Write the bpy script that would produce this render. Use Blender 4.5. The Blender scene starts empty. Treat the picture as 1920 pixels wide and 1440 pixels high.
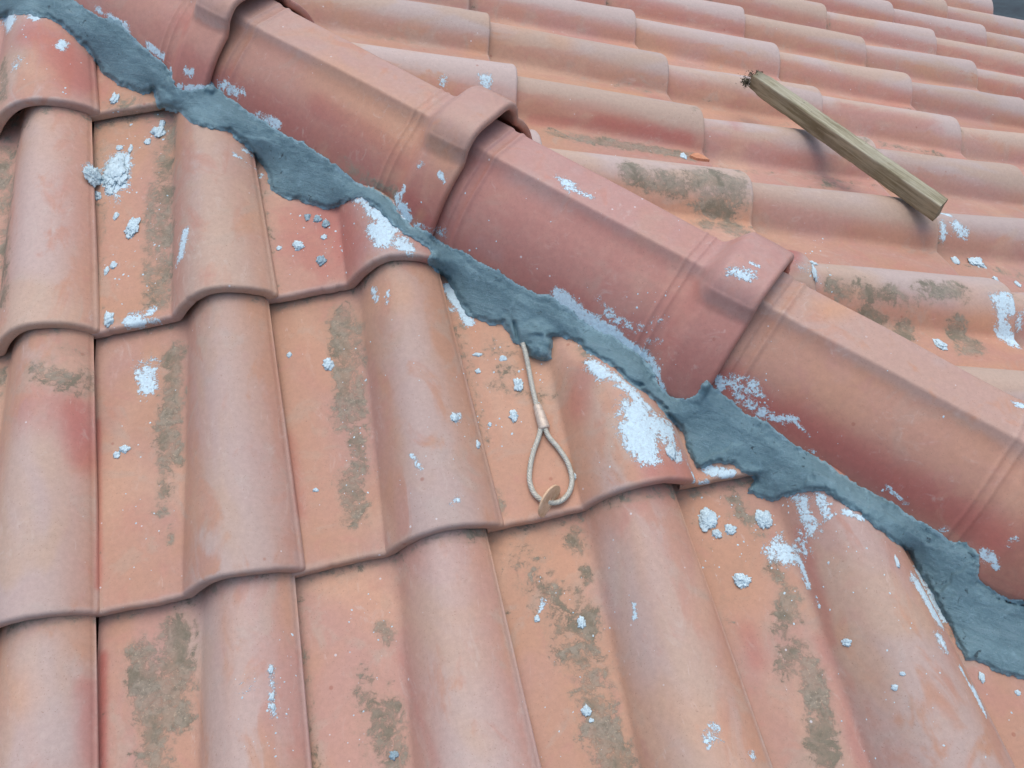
import bpy, bmesh, math, random
import numpy as np
from mathutils import Vector, Matrix, noise
from mathutils.bvhtree import BVHTree

# ---------------------------------------------------------------- camera, sky, sun, exposure
FPX = 1652.86                       # focal length for a 1920 px wide picture
CAM_ROT = (0.797243, 0.085427, -0.190428)
CAM = np.array([-0.035952, -1.097369, 0.633560])
SC = bpy.context.scene
COL = SC.collection
cam = bpy.data.objects.new('camera', bpy.data.cameras.new('camera'))
COL.objects.link(cam)
cam.location = CAM
cam.rotation_euler = CAM_ROT
cam.data.sensor_width = 36
cam.data.lens = FPX / 1920 * 36
cam.data.clip_start = 0.02
cam.data.clip_end = 500
SC.camera = cam

SUN_EL, SUN_AZ = 80.0, 60.0         # azimuth measured from +X towards +Y (where the sun stands)
world = bpy.data.worlds.new('World')
SC.world = world
world.use_nodes = True
wt = world.node_tree
sky = wt.nodes.new('ShaderNodeTexSky')
sky.sky_type = 'NISHITA'
sky.sun_disc = False
sky.sun_elevation = math.radians(SUN_EL)
sky.sun_rotation = math.radians(90 - SUN_AZ)
sky.air_density = 1.0
sky.dust_density = 4.0
sky.ozone_density = 1.0
bg = wt.nodes['Background']
bg.inputs['Strength'].default_value = 0.15
wt.links.new(sky.outputs[0], bg.inputs[0])
sun = bpy.data.objects.new('sun', bpy.data.lights.new('sun', 'SUN'))
COL.objects.link(sun)
sun.data.energy = 0.5
sun.data.angle = math.radians(75)
sun.data.color = (1.0, 0.95, 0.88)
e, z = math.radians(SUN_EL), math.radians(SUN_AZ)
sdir = Vector((math.cos(e) * math.cos(z), math.cos(e) * math.sin(z), math.sin(e)))
sun.rotation_euler = sdir.to_track_quat('Z', 'Y').to_euler()
SC.view_settings.view_transform = 'Standard'
SC.view_settings.look = 'None'
SC.view_settings.exposure = 0.50
SC.view_settings.gamma = 1.0

# ---------------------------------------------------------------- roof geometry constants
AL = 0.356881                       # pitch of both slopes
CA, SA = math.cos(AL), math.sin(AL)
TW = 0.22                           # tile cover width
TG = 0.356201                       # tile gauge
LX, LS = -0.662894, -0.541655       # left slope lattice origin
RS, RY = 0.156262, 0.323769         # right slope lattice origin
PUF, PH, PHE, PPK = 0.350, 0.0645, 0.0180, 0.515
TH = 0.0145                          # tile thickness
TILT = 0.0170                       # drop of the tile over one gauge

def L2W(x, s, h):
    x, s, h = np.broadcast_arrays(x, s, h)
    return np.stack([x, -s * CA - h * SA, -s * SA + h * CA], -1)
def R2W(y, s, h):
    y, s, h = np.broadcast_arrays(y, s, h)
    return np.stack([s * CA + h * SA, y, -s * SA + h * CA], -1)

def euler_mat(r):
    return np.array(Matrix.Rotation(r[2], 3, 'Z') @ Matrix.Rotation(r[1], 3, 'Y') @ Matrix.Rotation(r[0], 3, 'X'))
RM = euler_mat(CAM_ROT)
def ray(x, y):
    v = RM @ np.array([(x - 960) / FPX, (720 - y) / FPX, -1.0])
    return v / np.linalg.norm(v)

# ---------------------------------------------------------------- object helpers
def tag(o, label=None, cat=None, group=None, kind=None):
    if label: o['label'] = label
    if cat: o['category'] = cat
    if group: o['group'] = group
    if kind: o['kind'] = kind
    return o
def make_obj(name, verts, faces, mat, parent=None, smooth=True, origin=None):
    verts = np.asarray(verts, float)
    if origin is not None: verts = verts - np.asarray(origin)
    me = bpy.data.meshes.new(name)
    me.from_pydata(verts.tolist(), [], faces)
    me.update()
    if smooth: me.shade_smooth()
    if mat: me.materials.append(mat)
    o = bpy.data.objects.new(name, me)
    COL.objects.link(o)
    if origin is not None: o.location = origin
    if parent is not None:
        o.parent = parent
        if origin is not None: o.location = Vector(origin) - parent.location
    return o
def empty(name, loc):
    o = bpy.data.objects.new(name, None)
    COL.objects.link(o)
    o.location = loc
    o.empty_display_size = 0.05
    return o
def grid_faces(nr, nc, closed_r=False, off=0):
    f = []
    rr = nr if closed_r else nr - 1
    for r in range(rr):
        a = off + r * nc
        b = off + ((r + 1) % nr) * nc
        f += [(a + c, a + c + 1, b + c + 1, b + c) for c in range(nc - 1)]
    return f
def sstep(a, b, x):
    t = np.clip((x - a) / (b - a), 0, 1)
    return t * t * (3 - 2 * t)

# ---------------------------------------------------------------- node helpers
class NT:
    def __init__(s, name):
        s.m = bpy.data.materials.new(name)
        s.m.use_nodes = True
        s.t = s.m.node_tree
        s.b = s.t.nodes['Principled BSDF']
    def n(s, typ, **kw):
        nd = s.t.nodes.new(typ)
        for k, v in kw.items():
            if k.startswith('i_'):
                key = k[2:]
                key = int(key) if key.isdigit() else key.replace('_', ' ')
                if hasattr(v, 'is_linked') or hasattr(v, 'links'): s.t.links.new(v, nd.inputs[key])
                else: nd.inputs[key].default_value = v
            else: setattr(nd, k, v)
        return nd
    def link(s, a, b): s.t.links.new(a, b)
    def math(s, op, a, b=None, c=None, clamp=False):
        nd = s.t.nodes.new('ShaderNodeMath'); nd.operation = op; nd.use_clamp = clamp
        for i, v in enumerate((a, b, c)):
            if v is None: continue
            if hasattr(v, 'links'): s.t.links.new(v, nd.inputs[i])
            else: nd.inputs[i].default_value = v
        return nd.outputs[0]
    def mix(s, f, a, b, blend='MIX'):
        nd = s.t.nodes.new('ShaderNodeMix'); nd.data_type = 'RGBA'; nd.blend_type = blend
        for key, v in ((0, f), (6, a), (7, b)):
            if hasattr(v, 'links'): s.t.links.new(v, nd.inputs[key])
            else: nd.inputs[key].default_value = (v if key == 0 else (*v, 1) if len(v) == 3 else v)
        return nd.outputs[2]
    def ramp(s, v, lo, hi, smooth=True):
        nd = s.t.nodes.new('ShaderNodeMapRange')
        nd.interpolation_type = 'SMOOTHSTEP' if smooth else 'LINEAR'
        s.t.links.new(v, nd.inputs[0]) if hasattr(v, 'links') else None
        nd.inputs[1].default_value = lo; nd.inputs[2].default_value = hi
        return nd.outputs[0]
    def noise(s, vec, scale, detail=4, rough=0.55, dist=0.0, dim='3D', w=None):
        nd = s.t.nodes.new('ShaderNodeTexNoise'); nd.noise_dimensions = dim
        s.t.links.new(vec, nd.inputs['Vector'])
        nd.inputs['Scale'].default_value = scale; nd.inputs['Detail'].default_value = detail
        nd.inputs['Roughness'].default_value = rough; nd.inputs['Distortion'].default_value = dist
        if w is not None: s.t.links.new(w, nd.inputs['W'])
        return nd.outputs[0]

def clay_material(name, hip=False, far=False):
    T = NT(name)
    SCR = (.5, .5, .5) if hip else ((0.25, 1.6, 1.0) if far else (1.6, 0.25, 1.0))
    tc = T.n('ShaderNodeTexCoord').outputs['Object']
    oi = T.n('ShaderNodeObjectInfo').outputs['Random']
    off = T.n('ShaderNodeCombineXYZ', i_0=T.math('MULTIPLY', oi, 37.1), i_1=T.math('MULTIPLY', oi, 91.7), i_2=T.math('MULTIPLY', oi, 13.3)).outputs[0]
    va = T.n('ShaderNodeVectorMath', operation='ADD', i_0=tc, i_1=off).outputs[0]
    # stretched coordinates along the tile
    if hip: stretch = (1.0, 1.0, 1.0)
    else: stretch = (0.45, 1.0, 1.0) if far else (1.0, 0.45, 1.0)
    vs = T.n('ShaderNodeVectorMath', operation='MULTIPLY', i_0=tc, i_1=stretch).outputs[0]
    vs = T.n('ShaderNodeVectorMath', operation='ADD', i_0=vs, i_1=off).outputs[0]
    A = T.n('ShaderNodeAttribute', attribute_name='stainA')
    sa = T.n('ShaderNodeSeparateColor', i_0=A.outputs['Color'])
    lich, lime, red = sa.outputs[0], sa.outputs[1], sa.outputs[2]
    B = T.n('ShaderNodeAttribute', attribute_name='stainB')
    sb = T.n('ShaderNodeSeparateColor', i_0=B.outputs['Color'])
    pale, orange, band = sb.outputs[0], sb.outputs[1], sb.outputs[2]
    tone = T.n('ShaderNodeAttribute', attribute_type='OBJECT', attribute_name='tone').outputs['Fac']
    grime = T.n('ShaderNodeAttribute', attribute_type='OBJECT', attribute_name='grime').outputs['Fac']
    if hip: CLD = (0.22, 0.25)
    else: CLD = (0.6, 0.5)
    n1 = T.noise(vs, 9, 3, 0.5, 0.6)
    n2 = T.noise(vs, 22, 5, 0.6, 0.8)
    n3 = T.noise(va, 160, 5, 0.7)
    n4 = T.noise(va, 700, 3, 0.7)
    C_or = (0.462, 0.264, 0.172); C_pk = (0.440, 0.258, 0.210); C_mv = (0.450, 0.376, 0.342); C_rd = (0.400, 0.112, 0.090)
    c = T.mix(T.math('ADD', T.math('MULTIPLY', T.math('SUBTRACT', T.ramp(n1, 0.38, 0.62), 0.5), 0.8), tone, clamp=True), C_or, C_pk)
    # bloom: the pale mauve film worn over the barrels
    if hip: c = T.mix(0.5, c, T.mix(tone, (0.520, 0.270, 0.165), (0.490, 0.215, 0.165)))
    # broad uneven firing colour: warm tan, dusty rose and grey-green clouds
    nb1 = T.noise(vs, 6.5, 3, 0.55, 1.0)
    nb2 = T.noise(va, 15, 4, 0.6, 1.4)
    c = T.mix(T.math('MULTIPLY', T.ramp(nb1, 0.52, 0.66), CLD[0]), c, (0.520, 0.335, 0.235))
    c = T.mix(T.math('MULTIPLY', T.ramp(nb2, 0.54, 0.68), CLD[1]), c, (0.410, 0.320, 0.250))
    c = T.mix(T.math('MULTIPLY', T.ramp(nb2, 0.44, 0.32), 0.40), c, (0.460, 0.225, 0.180))
    fm = T.math('MULTIPLY', T.math('MAXIMUM', T.math('MULTIPLY', band, 0.9), pale), T.ramp(T.math('ADD', T.math('ADD', n2, T.math('MULTIPLY', band, 0.07 if far else 0.0)), T.math('MULTIPLY', pale, 0.20)), 0.42, 0.58))
    c = T.mix(T.math('MULTIPLY', fm, 0.80), c, T.mix(T.ramp(T.math('ADD', nb1, T.math('MULTIPLY', T.math('SUBTRACT', oi, 0.5), 0.2)), 0.46, 0.60), C_mv, (0.455, 0.350, 0.275)))
    fr = T.math('MULTIPLY', red, T.ramp(T.math('ADD', n2, T.math('MULTIPLY', red, 0.3)), 0.35, 0.70))
    c = T.mix(T.math('MULTIPLY', fr, 0.9), c, C_rd)
    fo = T.math('MULTIPLY', orange, T.ramp(n1, 0.30, 0.6))
    c = T.mix(T.math('MULTIPLY', fo, 0.8), c, (0.560, 0.300, 0.165))
    # fine mottling
    mot = T.n('ShaderNodeMapRange', i_0=n3); mot.inputs[1].default_value = 0.25; mot.inputs[2].default_value = 0.75
    mot.inputs[3].default_value = 0.90; mot.inputs[4].default_value = 1.10
    mo2 = T.n('ShaderNodeMapRange', i_0=n4); mo2.inputs[1].default_value = 0.3; mo2.inputs[2].default_value = 0.7
    mo2.inputs[3].default_value = 0.965; mo2.inputs[4].default_value = 1.035
    mm = T.math('MULTIPLY', mot.outputs[0], mo2.outputs[0])
    mm = T.math('MULTIPLY', mm, T.math('ADD', 0.91, T.math('MULTIPLY', T.math('FRACT', T.math('MULTIPLY', oi, 7.31)), 0.17)))
    c = T.mix(1.0, c, T.n('ShaderNodeCombineColor', i_0=mm, i_1=mm, i_2=mm).outputs[0], 'MULTIPLY')
    # wispy pale veils (dusty drips)
    nv = T.noise(vs, 38, 6, 0.7, 2.2)
    veil = T.math('MULTIPLY', T.ramp(nv, 0.54, 0.72), T.ramp(n1, 0.42, 0.66))
    c = T.mix(T.math('MULTIPLY', veil, 0.38), c, (0.54, 0.46, 0.40))
    # fine scratches along the tile and darker pores
    sc_ = T.n('ShaderNodeVectorMath', operation='MULTIPLY', i_0=va, i_1=SCR).outputs[0]
    scr = T.noise(sc_, 90, 4, 0.7, 0.6)
    c = T.mix(T.math('MULTIPLY', T.math('MULTIPLY', T.ramp(scr, 0.63, 0.72), T.ramp(n2, 0.4, 0.6)), 0.30), c, (0.60, 0.50, 0.45))
    por = T.noise(va, 520, 2, 0.5)
    c = T.mix(T.math('MULTIPLY', T.math('MULTIPLY', T.ramp(por, 0.65, 0.72), T.ramp(nb2, 0.38, 0.55)), 0.5), c, (0.24, 0.13, 0.09))
    # red-brown iron spots
    vo = T.n('ShaderNodeTexVoronoi', i_Vector=va, i_Scale=34.0)
    vd, vc = vo.outputs['Distance'], vo.outputs['Color']
    sv = T.n('ShaderNodeSeparateColor', i_0=vc)
    spot = T.math('MULTIPLY', T.ramp(vd, 0.10, 0.05), T.math('GREATER_THAN', sv.outputs[0], 0.84))
    c = T.mix(T.math('MULTIPLY', spot, 0.5), c, (0.30, 0.10, 0.06))
    # lichen / dirt, plus contact shade painted at the tile laps
    nl = T.noise(va, 42, 6, 0.66, 0.6)
    nl2 = T.noise(va, 150, 6, 0.8, 0.4)
    li = T.math('ADD', T.math('ADD', T.math('MULTIPLY', nl, 0.85), T.math('MULTIPLY', nl2, 0.75)), -0.30)
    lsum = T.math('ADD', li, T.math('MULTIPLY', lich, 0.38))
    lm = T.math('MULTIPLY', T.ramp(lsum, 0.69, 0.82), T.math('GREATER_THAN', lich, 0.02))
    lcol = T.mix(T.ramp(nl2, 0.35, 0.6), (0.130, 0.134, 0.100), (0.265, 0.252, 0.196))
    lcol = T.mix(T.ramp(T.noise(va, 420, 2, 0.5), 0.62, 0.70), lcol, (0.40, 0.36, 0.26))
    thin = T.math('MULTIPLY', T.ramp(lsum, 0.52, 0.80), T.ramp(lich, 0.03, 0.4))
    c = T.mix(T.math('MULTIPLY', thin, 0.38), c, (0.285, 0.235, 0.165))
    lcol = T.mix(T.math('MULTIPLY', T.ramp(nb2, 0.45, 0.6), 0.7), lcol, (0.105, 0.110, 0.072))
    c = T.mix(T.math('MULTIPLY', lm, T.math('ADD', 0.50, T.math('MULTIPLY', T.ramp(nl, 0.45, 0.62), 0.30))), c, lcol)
    # spatter of black mildew dots scaled by grime
    md = T.noise(va, 260, 4, 0.75)
    mdm = T.math('MULTIPLY', T.ramp(md, 0.66, 0.74), T.math('MULTIPLY', T.ramp(n2, 0.45, 0.62), grime))
    c = T.mix(T.math('MULTIPLY', mdm, 0.6), c, (0.13, 0.10, 0.07))
    # lime / cement residue: streaky, pale
    nm = T.noise(va, 60, 6, 0.72, 1.2)
    nmf = T.noise(va, 300, 4, 0.7, 0.8)
    nmb = T.math('ADD', T.math('ADD', T.math('MULTIPLY', nm, 1.0), T.math('MULTIPLY', nmf, 0.85)), -0.425)
    ls = T.math('ADD', nmb, T.math('MULTIPLY', lime, 0.50))
    lmk = T.math('MULTIPLY', T.ramp(ls, 0.71, 0.82), T.math('GREATER_THAN', lime, 0.02))
    halo = T.math('MULTIPLY', T.ramp(ls, 0.60, 0.78), T.ramp(lime, 0.03, 0.35))
    c = T.mix(T.math('MULTIPLY', halo, 0.22), c, (0.50, 0.46, 0.45))
    # tiny pale specks everywhere
    v2 = T.n('ShaderNodeTexVoronoi', i_Vector=va, i_Scale=70.0)
    s2 = T.n('ShaderNodeSeparateColor', i_0=v2.outputs['Color'])
    rad = T.math('MULTIPLY', T.math('ADD', s2.outputs[1], 0.25), 0.085)
    sp = T.math('MULTIPLY', T.math('LESS_THAN', v2.outputs['Distance'], rad), T.math('GREATER_THAN', s2.outputs[0], 0.80))
    sp = T.math('MULTIPLY', sp, T.ramp(n1, 0.40, 0.55))
    c = T.mix(T.math('MULTIPLY', sp, 0.8), c, (0.62, 0.60, 0.60))
    c = T.mix(T.math('MULTIPLY', lmk, 0.93), c, T.mix(T.ramp(nmf, 0.3, 0.7), (0.46, 0.62, 0.69), (0.60, 0.82, 0.90)))
    T.link(c, T.b.inputs['Base Color'])
    rg = T.math('ADD', 0.40 if hip else 0.56, T.math('MULTIPLY', n3, 0.24))
    rg = T.math('ADD', rg, T.math('MULTIPLY', T.math('MAXIMUM', lm, lmk), 0.2))
    T.link(rg, T.b.inputs['Roughness'])
    T.b.inputs['Specular IOR Level'].default_value = 0.55 if hip else 0.42
    h = T.math('ADD', T.math('MULTIPLY', n3, 0.10), T.math('MULTIPLY', n4, 0.05))
    h = T.math('ADD', h, T.math('MULTIPLY', T.noise(vs, 30, 3, 0.5), 0.9))
    h = T.math('ADD', h, T.math('MULTIPLY', lm, 0.35))
    h = T.math('ADD', h, T.math('MULTIPLY', lmk, T.math('ADD', 0.5, nmf)))
    h = T.math('ADD', h, T.math('MULTIPLY', sp, 0.3))
    bp = T.n('ShaderNodeBump', i_Height=h, i_Strength=0.65, i_Distance=0.0012)
    T.link(bp.outputs[0], T.b.inputs['Normal'])
    return T.m

M_TILE = clay_material('weathered_clay')
M_HIP = clay_material('ridge_clay', True)

def mortar_material():
    T = NT('wet_mortar')
    tc = T.n('ShaderNodeTexCoord').outputs['Object']
    n1 = T.noise(tc, 14, 4, 0.6, 0.6)
    n2 = T.noise(tc, 70, 7, 0.75, 0.4)
    n3 = T.noise(tc, 420, 4, 0.75)
    rot_ = T.n('ShaderNodeVectorRotate', rotation_type='Z_AXIS', i_Vector=tc, i_Angle=math.radians(38)).outputs[0]
    st = T.n('ShaderNodeVectorMath', operation='MULTIPLY', i_0=rot_, i_1=(0.16, 1.5, 1.0)).outputs[0]
    n5 = T.noise(st, 75, 6, 0.7, 0.8)
    c = T.mix(T.ramp(n1, 0.35, 0.65), (0.105, 0.200, 0.232), (0.140, 0.252, 0.288))
    c = T.mix(T.math('MULTIPLY', T.ramp(n2, 0.50, 0.72), 0.7), c, (0.205, 0.340, 0.395))
    c = T.mix(T.math('MULTIPLY', T.ramp(n2, 0.36, 0.28), 0.7), c, (0.075, 0.130, 0.158))
    c = T.mix(T.math('MULTIPLY', T.ramp(n5, 0.50, 0.66), 0.40), c, (0.185, 0.290, 0.330))
    c = T.mix(T.math('MULTIPLY', T.ramp(n5, 0.46, 0.34), 0.35), c, (0.085, 0.150, 0.178))
    c = T.mix(T.math('MULTIPLY', T.ramp(n3, 0.58, 0.70), 0.50), c, (0.27, 0.36, 0.39))
    c = T.mix(T.math('MULTIPLY', T.ramp(n3, 0.42, 0.32), 0.45), c, (0.060, 0.100, 0.120))
    pit = T.math('MULTIPLY', T.ramp(T.noise(tc, 120, 5, 0.7, 0.8), 0.40, 0.33), T.ramp(T.noise(tc, 22, 3, 0.6, 0.4), 0.47, 0.60))
    c = T.mix(T.math('MULTIPLY', pit, 0.8), c, (0.030, 0.048, 0.058))
    A = T.n('ShaderNodeAttribute', attribute_name='dry').outputs['Fac']
    dm = T.ramp(T.math('ADD', n2, T.math('MULTIPLY', A, 0.5)), 0.62, 0.85)
    c = T.mix(T.math('MULTIPLY', dm, 0.75), c, (0.26, 0.42, 0.48))
    T.link(c, T.b.inputs['Base Color'])
    T.link(T.math('ADD', 0.42, T.math('MULTIPLY', n2, 0.5)), T.b.inputs['Roughness'])
    n6 = T.noise(tc, 1100, 3, 0.8)
    h = T.math('ADD', T.math('MULTIPLY', n2, 1.5), T.math('MULTIPLY', n3, T.math('ADD', 0.5, T.math('MULTIPLY', A, 0.9))))
    h = T.math('ADD', h, T.math('MULTIPLY', n6, T.math('ADD', 0.18, T.math('MULTIPLY', A, 0.2))))
    h = T.math('ADD', h, T.math('MULTIPLY', n5, 1.1))
    crk = T.n('ShaderNodeTexVoronoi', feature='DISTANCE_TO_EDGE', i_Vector=T.n('ShaderNodeVectorMath', operation='ADD', i_0=tc, i_1=T.n('ShaderNodeVectorMath', operation='SCALE', i_0=T.n('ShaderNodeTexNoise', i_Vector=tc, i_Scale=40.0).outputs[1], i_3=0.03).outputs[0]).outputs[0], i_Scale=16.0).outputs[0]
    cm = T.math('MULTIPLY', T.ramp(crk, 0.010, 0.002), T.ramp(n1, 0.66, 0.74))
    c = T.mix(T.math('MULTIPLY', cm, 0.6), c, (0.045, 0.075, 0.09))
    T.link(c, T.b.inputs['Base Color'])
    h = T.math('SUBTRACT', h, T.math('MULTIPLY', cm, 0.7))
    h = T.math('SUBTRACT', h, T.math('MULTIPLY', pit, 0.8))
    bp = T.n('ShaderNodeBump', i_Height=h, i_Strength=0.75, i_Distance=0.0019)
    T.link(bp.outputs[0], T.b.inputs['Normal'])
    return T.m
M_MORTAR = mortar_material()

def simple_mat(name, c1, c2, scale, rough=0.8, bump=0.001, metal=0.0, spec=0.3, strengths=0.6, lo=0.35, hi=0.65):
    T = NT(name)
    tc = T.n('ShaderNodeTexCoord').outputs['Object']
    n1 = T.noise(tc, scale, 6, 0.7, 0.3)
    n2 = T.noise(tc, scale * 6, 4, 0.7)
    f = T.ramp(T.math('ADD', T.math('MULTIPLY', n1, 0.65), T.math('MULTIPLY', n2, 0.35)), lo, hi)
    T.link(T.mix(f, c1, c2), T.b.inputs['Base Color'])
    T.b.inputs['Roughness'].default_value = rough
    T.b.inputs['Metallic'].default_value = metal
    T.b.inputs['Specular IOR Level'].default_value = spec
    bp = T.n('ShaderNodeBump', i_Height=T.math('ADD', n1, T.math('MULTIPLY', n2, 0.4)), i_Strength=strengths, i_Distance=bump)
    T.link(bp.outputs[0], T.b.inputs['Normal'])
    return T.m
M_CRUMB = simple_mat('dry_mortar', (0.40, 0.53, 0.58), (0.60, 0.77, 0.82), 160, 0.95, 0.0008)
M_CRUMBG = simple_mat('damp_mortar_crumb', (0.20, 0.30, 0.34), (0.36, 0.50, 0.56), 160, 0.95, 0.0008)
M_DECK = simple_mat('roof_underlay', (0.10, 0.055, 0.04), (0.16, 0.09, 0.06), 20, 0.9)
M_GROUND = simple_mat('dark_paving', (0.008, 0.014, 0.018), (0.04, 0.07, 0.08), 0.5, 0.5)
M_ROPE = simple_mat('galvanised_wire', (0.36, 0.37, 0.31), (0.56, 0.57, 0.50), 300, 0.55, 0.0003, 0.12, 0.5)
M_FERR = simple_mat('dull_aluminium', (0.42, 0.36, 0.29), (0.60, 0.54, 0.46), 120, 0.5, 0.0003, 0.3, 0.5)
M_RUST = simple_mat('rusty_steel', (0.58, 0.40, 0.24), (0.74, 0.55, 0.38), 140, 0.75, 0.0004, 0.1)

def wood_material():
    T = NT('weathered_timber')
    tc = T.n('ShaderNodeTexCoord').outputs['Object']
    st = T.n('ShaderNodeVectorMath', operation='MULTIPLY', i_0=tc, i_1=(0.06, 1.0, 1.0)).outputs[0]
    g1 = T.noise(st, 120, 6, 0.65, 0.8)
    g2 = T.noise(st, 420, 4, 0.7)
    n1 = T.noise(tc, 18, 4, 0.6)
    c = T.mix(T.ramp(g1, 0.35, 0.65), (0.20, 0.180, 0.110), (0.405, 0.390, 0.280))
    c = T.mix(T.math('MULTIPLY', T.ramp(g2, 0.60, 0.75), 0.5), c, (0.11, 0.085, 0.05))
    c = T.mix(T.math('MULTIPLY', T.ramp(n1, 0.45, 0.65), 0.5), c, (0.38, 0.37, 0.28))
    sx = T.n('ShaderNodeSeparateXYZ', i_0=tc)
    endm = T.math('MULTIPLY', T.ramp(sx.outputs[0], -0.185, -0.235), T.ramp(T.noise(tc, 60, 5, 0.7), 0.34, 0.5))
    c = T.mix(T.math('MULTIPLY', endm, 0.85), c, (0.075, 0.08, 0.06))
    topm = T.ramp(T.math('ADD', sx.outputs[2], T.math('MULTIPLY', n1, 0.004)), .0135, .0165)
    c = T.mix(T.math('MULTIPLY', T.math('SUBTRACT', 1.0, topm), 0.55), c, T.mix(T.ramp(g1, 0.35, 0.65), (0.125, 0.095, 0.045), (0.26, 0.21, 0.115)))  # side faces darkened in the colour as shade; top stays weathered green-grey
    pt = T.ramp(T.noise(tc, 75, 5, 0.8), 0.62, 0.70)
    c = T.mix(T.math('MULTIPLY', pt, 0.6), c, (0.09, 0.075, 0.05))
    T.link(c, T.b.inputs['Base Color'])
    T.b.inputs['Roughness'].default_value = 0.85
    T.b.inputs['Specular IOR Level'].default_value = 0.25
    bp = T.n('ShaderNodeBump', i_Height=T.math('ADD', g1, T.math('MULTIPLY', g2, 0.4)), i_Strength=0.7, i_Distance=0.0012)
    T.link(bp.outputs[0], T.b.inputs['Normal'])
    return T.m
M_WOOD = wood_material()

# ---------------------------------------------------------------- setting: ground, roof underlay
ground = make_obj('ground', [(-60, -60, -4.5), (60, -60, -4.5), (60, 60, -4.5), (-60, 60, -4.5)], [(0, 1, 2, 3)], M_GROUND, smooth=False)
tag(ground, kind='structure')
def deck():
    h = -0.045
    # hip line at height h: intersection of both offset planes
    def hipt(t): return (t, -t, -t * math.tan(AL) + h / CA)
    v = [hipt(-1.6), hipt(2.6)]
    v += [tuple(L2W(-1.6, 2.6 / CA, h)), tuple(L2W(-1.6, -1.6 / CA, h))]
    v += [tuple(R2W(-2.6, 2.75 / CA, h)), tuple(R2W(1.6, 2.75 / CA, h))]
    f = [(0, 3, 2, 1), (0, 1, 4, 5)]
    bot = [(x, y, zz - 0.02) for x, y, zz in v]
    n = len(v)
    f += [tuple(i + n for i in reversed(q)) for q in f]
    loop = [0, 3, 2, 1, 4, 5]
    for i in range(6):
        a, b = loop[i], loop[(i + 1) % 6]
        f.append((b, a, a + n, b + n))
    o = make_obj('roof_deck', v + bot, f, M_DECK, smooth=False)
    tag(o, kind='structure')
deck()

# ---------------------------------------------------------------- tile profile
def build_profile(n):
    u = np.linspace(-0.09, 1.0, 900)
    v = np.clip((u - PUF) / (1 - PUF), 0, 1)
    up = PH * np.sin(np.pi / 2 * np.clip(v / PPK, 0, 1)) ** 0.8
    q = np.clip((v - PPK) / (1 - PPK), 0, 1)
    dn = PHE + (PH - PHE) * (0.5 * np.sqrt(np.clip(1 - q ** 2, 0, 1)) + 0.5 * np.cos(np.pi / 2 * q))
    h = np.where(v < PPK, up, dn)
    # fillet at the foot and rounding of the crown by smoothing; keep the right edge
    k = np.exp(-np.linspace(-2, 2, 61) ** 2); k /= k.sum()
    hp = np.concatenate([np.full(30, h[0]), h, np.full(30, h[-1])])
    hs = np.convolve(hp, k, 'valid')
    wgt = sstep(0.86, 0.95, u)
    h = hs * (1 - wgt) + h * wgt
    h = h + 0.0022 * np.exp(-((u - 0.02) / 0.11) ** 2) - 0.0012 * np.exp(-((u - 0.2) / 0.12) ** 2)
    # limit the very steep drop at the right edge
    h = np.maximum(h, PHE)
    x = u * TW
    s = np.concatenate([[0], np.cumsum(np.hypot(np.diff(x), np.diff(h)))])
    t = np.linspace(0, s[-1], n)
    X = np.interp(t, s, x); H = np.interp(t, s, h)
    # a shallow groove just inside the barrel's right edge
    d = s[-1] - t
    H = H - 0.0022 * np.exp(-((d - 0.010) / 0.0022) ** 2)
    g = np.gradient(X, t), np.gradient(H, t)
    nx, nh = -g[1], g[0]
    kk = np.array([1, 2, 3, 2, 1.]); kk /= kk.sum()
    nx = np.convolve(np.pad(nx, 2, 'edge'), kk, 'valid'); nh = np.convolve(np.pad(nh, 2, 'edge'), kk, 'valid')
    l = np.hypot(nx, nh)
    return X / TW, H, nx / l, nh / l
def tile_mesh_points(n_u, ds, over=0.055):
    """rows over a closed loop along the tile (top, front lip, underside), columns across the profile.
    returns u, s_local (0 front, negative towards head), h"""
    U, H, NX, NH = build_profile(n_u)
    r = 0.0048
    top = list(np.arange(-(TG + over), -0.012, ds)) + [-0.012, -0.0075]
    loop = [(s, 0.0) for s in top]
    for k in range(0, 7):
        a = math.pi / 2 * k / 6
        loop.append((-r + r * math.sin(a), -r + r * math.cos(a)))
    loop.append((0.0, -TH + 0.004))
    for k in range(1, 5):
        a = math.pi / 2 * k / 4
        loop.append((-0.0025 + 0.0025 * math.cos(a), -TH + 0.0025 - 0.0025 * math.sin(a)))
    nb = 14
    loop += [(s, -TH) for s in np.linspace(-0.012, -(TG + over), nb)]
    loop = np.array(loop)
    S = loop[:, 0][:, None] + 0 * U[None]
    off = loop[:, 1][:, None] + TILT * loop[:, 0][:, None] / TG
    uu = U[None] + NX[None] * off / TW * 1.0
    hh = H[None] + NH[None] * off
    return uu, S, hh

PTS_L = tile_mesh_points(110, 0.0045)
PTS_R = tile_mesh_points(56, 0.012)
def smooth_noise3(P, scale, amp, seed):
    # cheap sum of sines: gentle hand-made waviness
    rs = np.random.RandomState(seed)
    out = np.zeros(P.shape[:-1])
    for _ in range(5):
        k = rs.normal(size=2) * scale
        out += np.sin(P[..., 0] * k[0] + P[..., 1] * k[1] + rs.uniform(0, 6.28))
    return out * amp / 2.2

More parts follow.
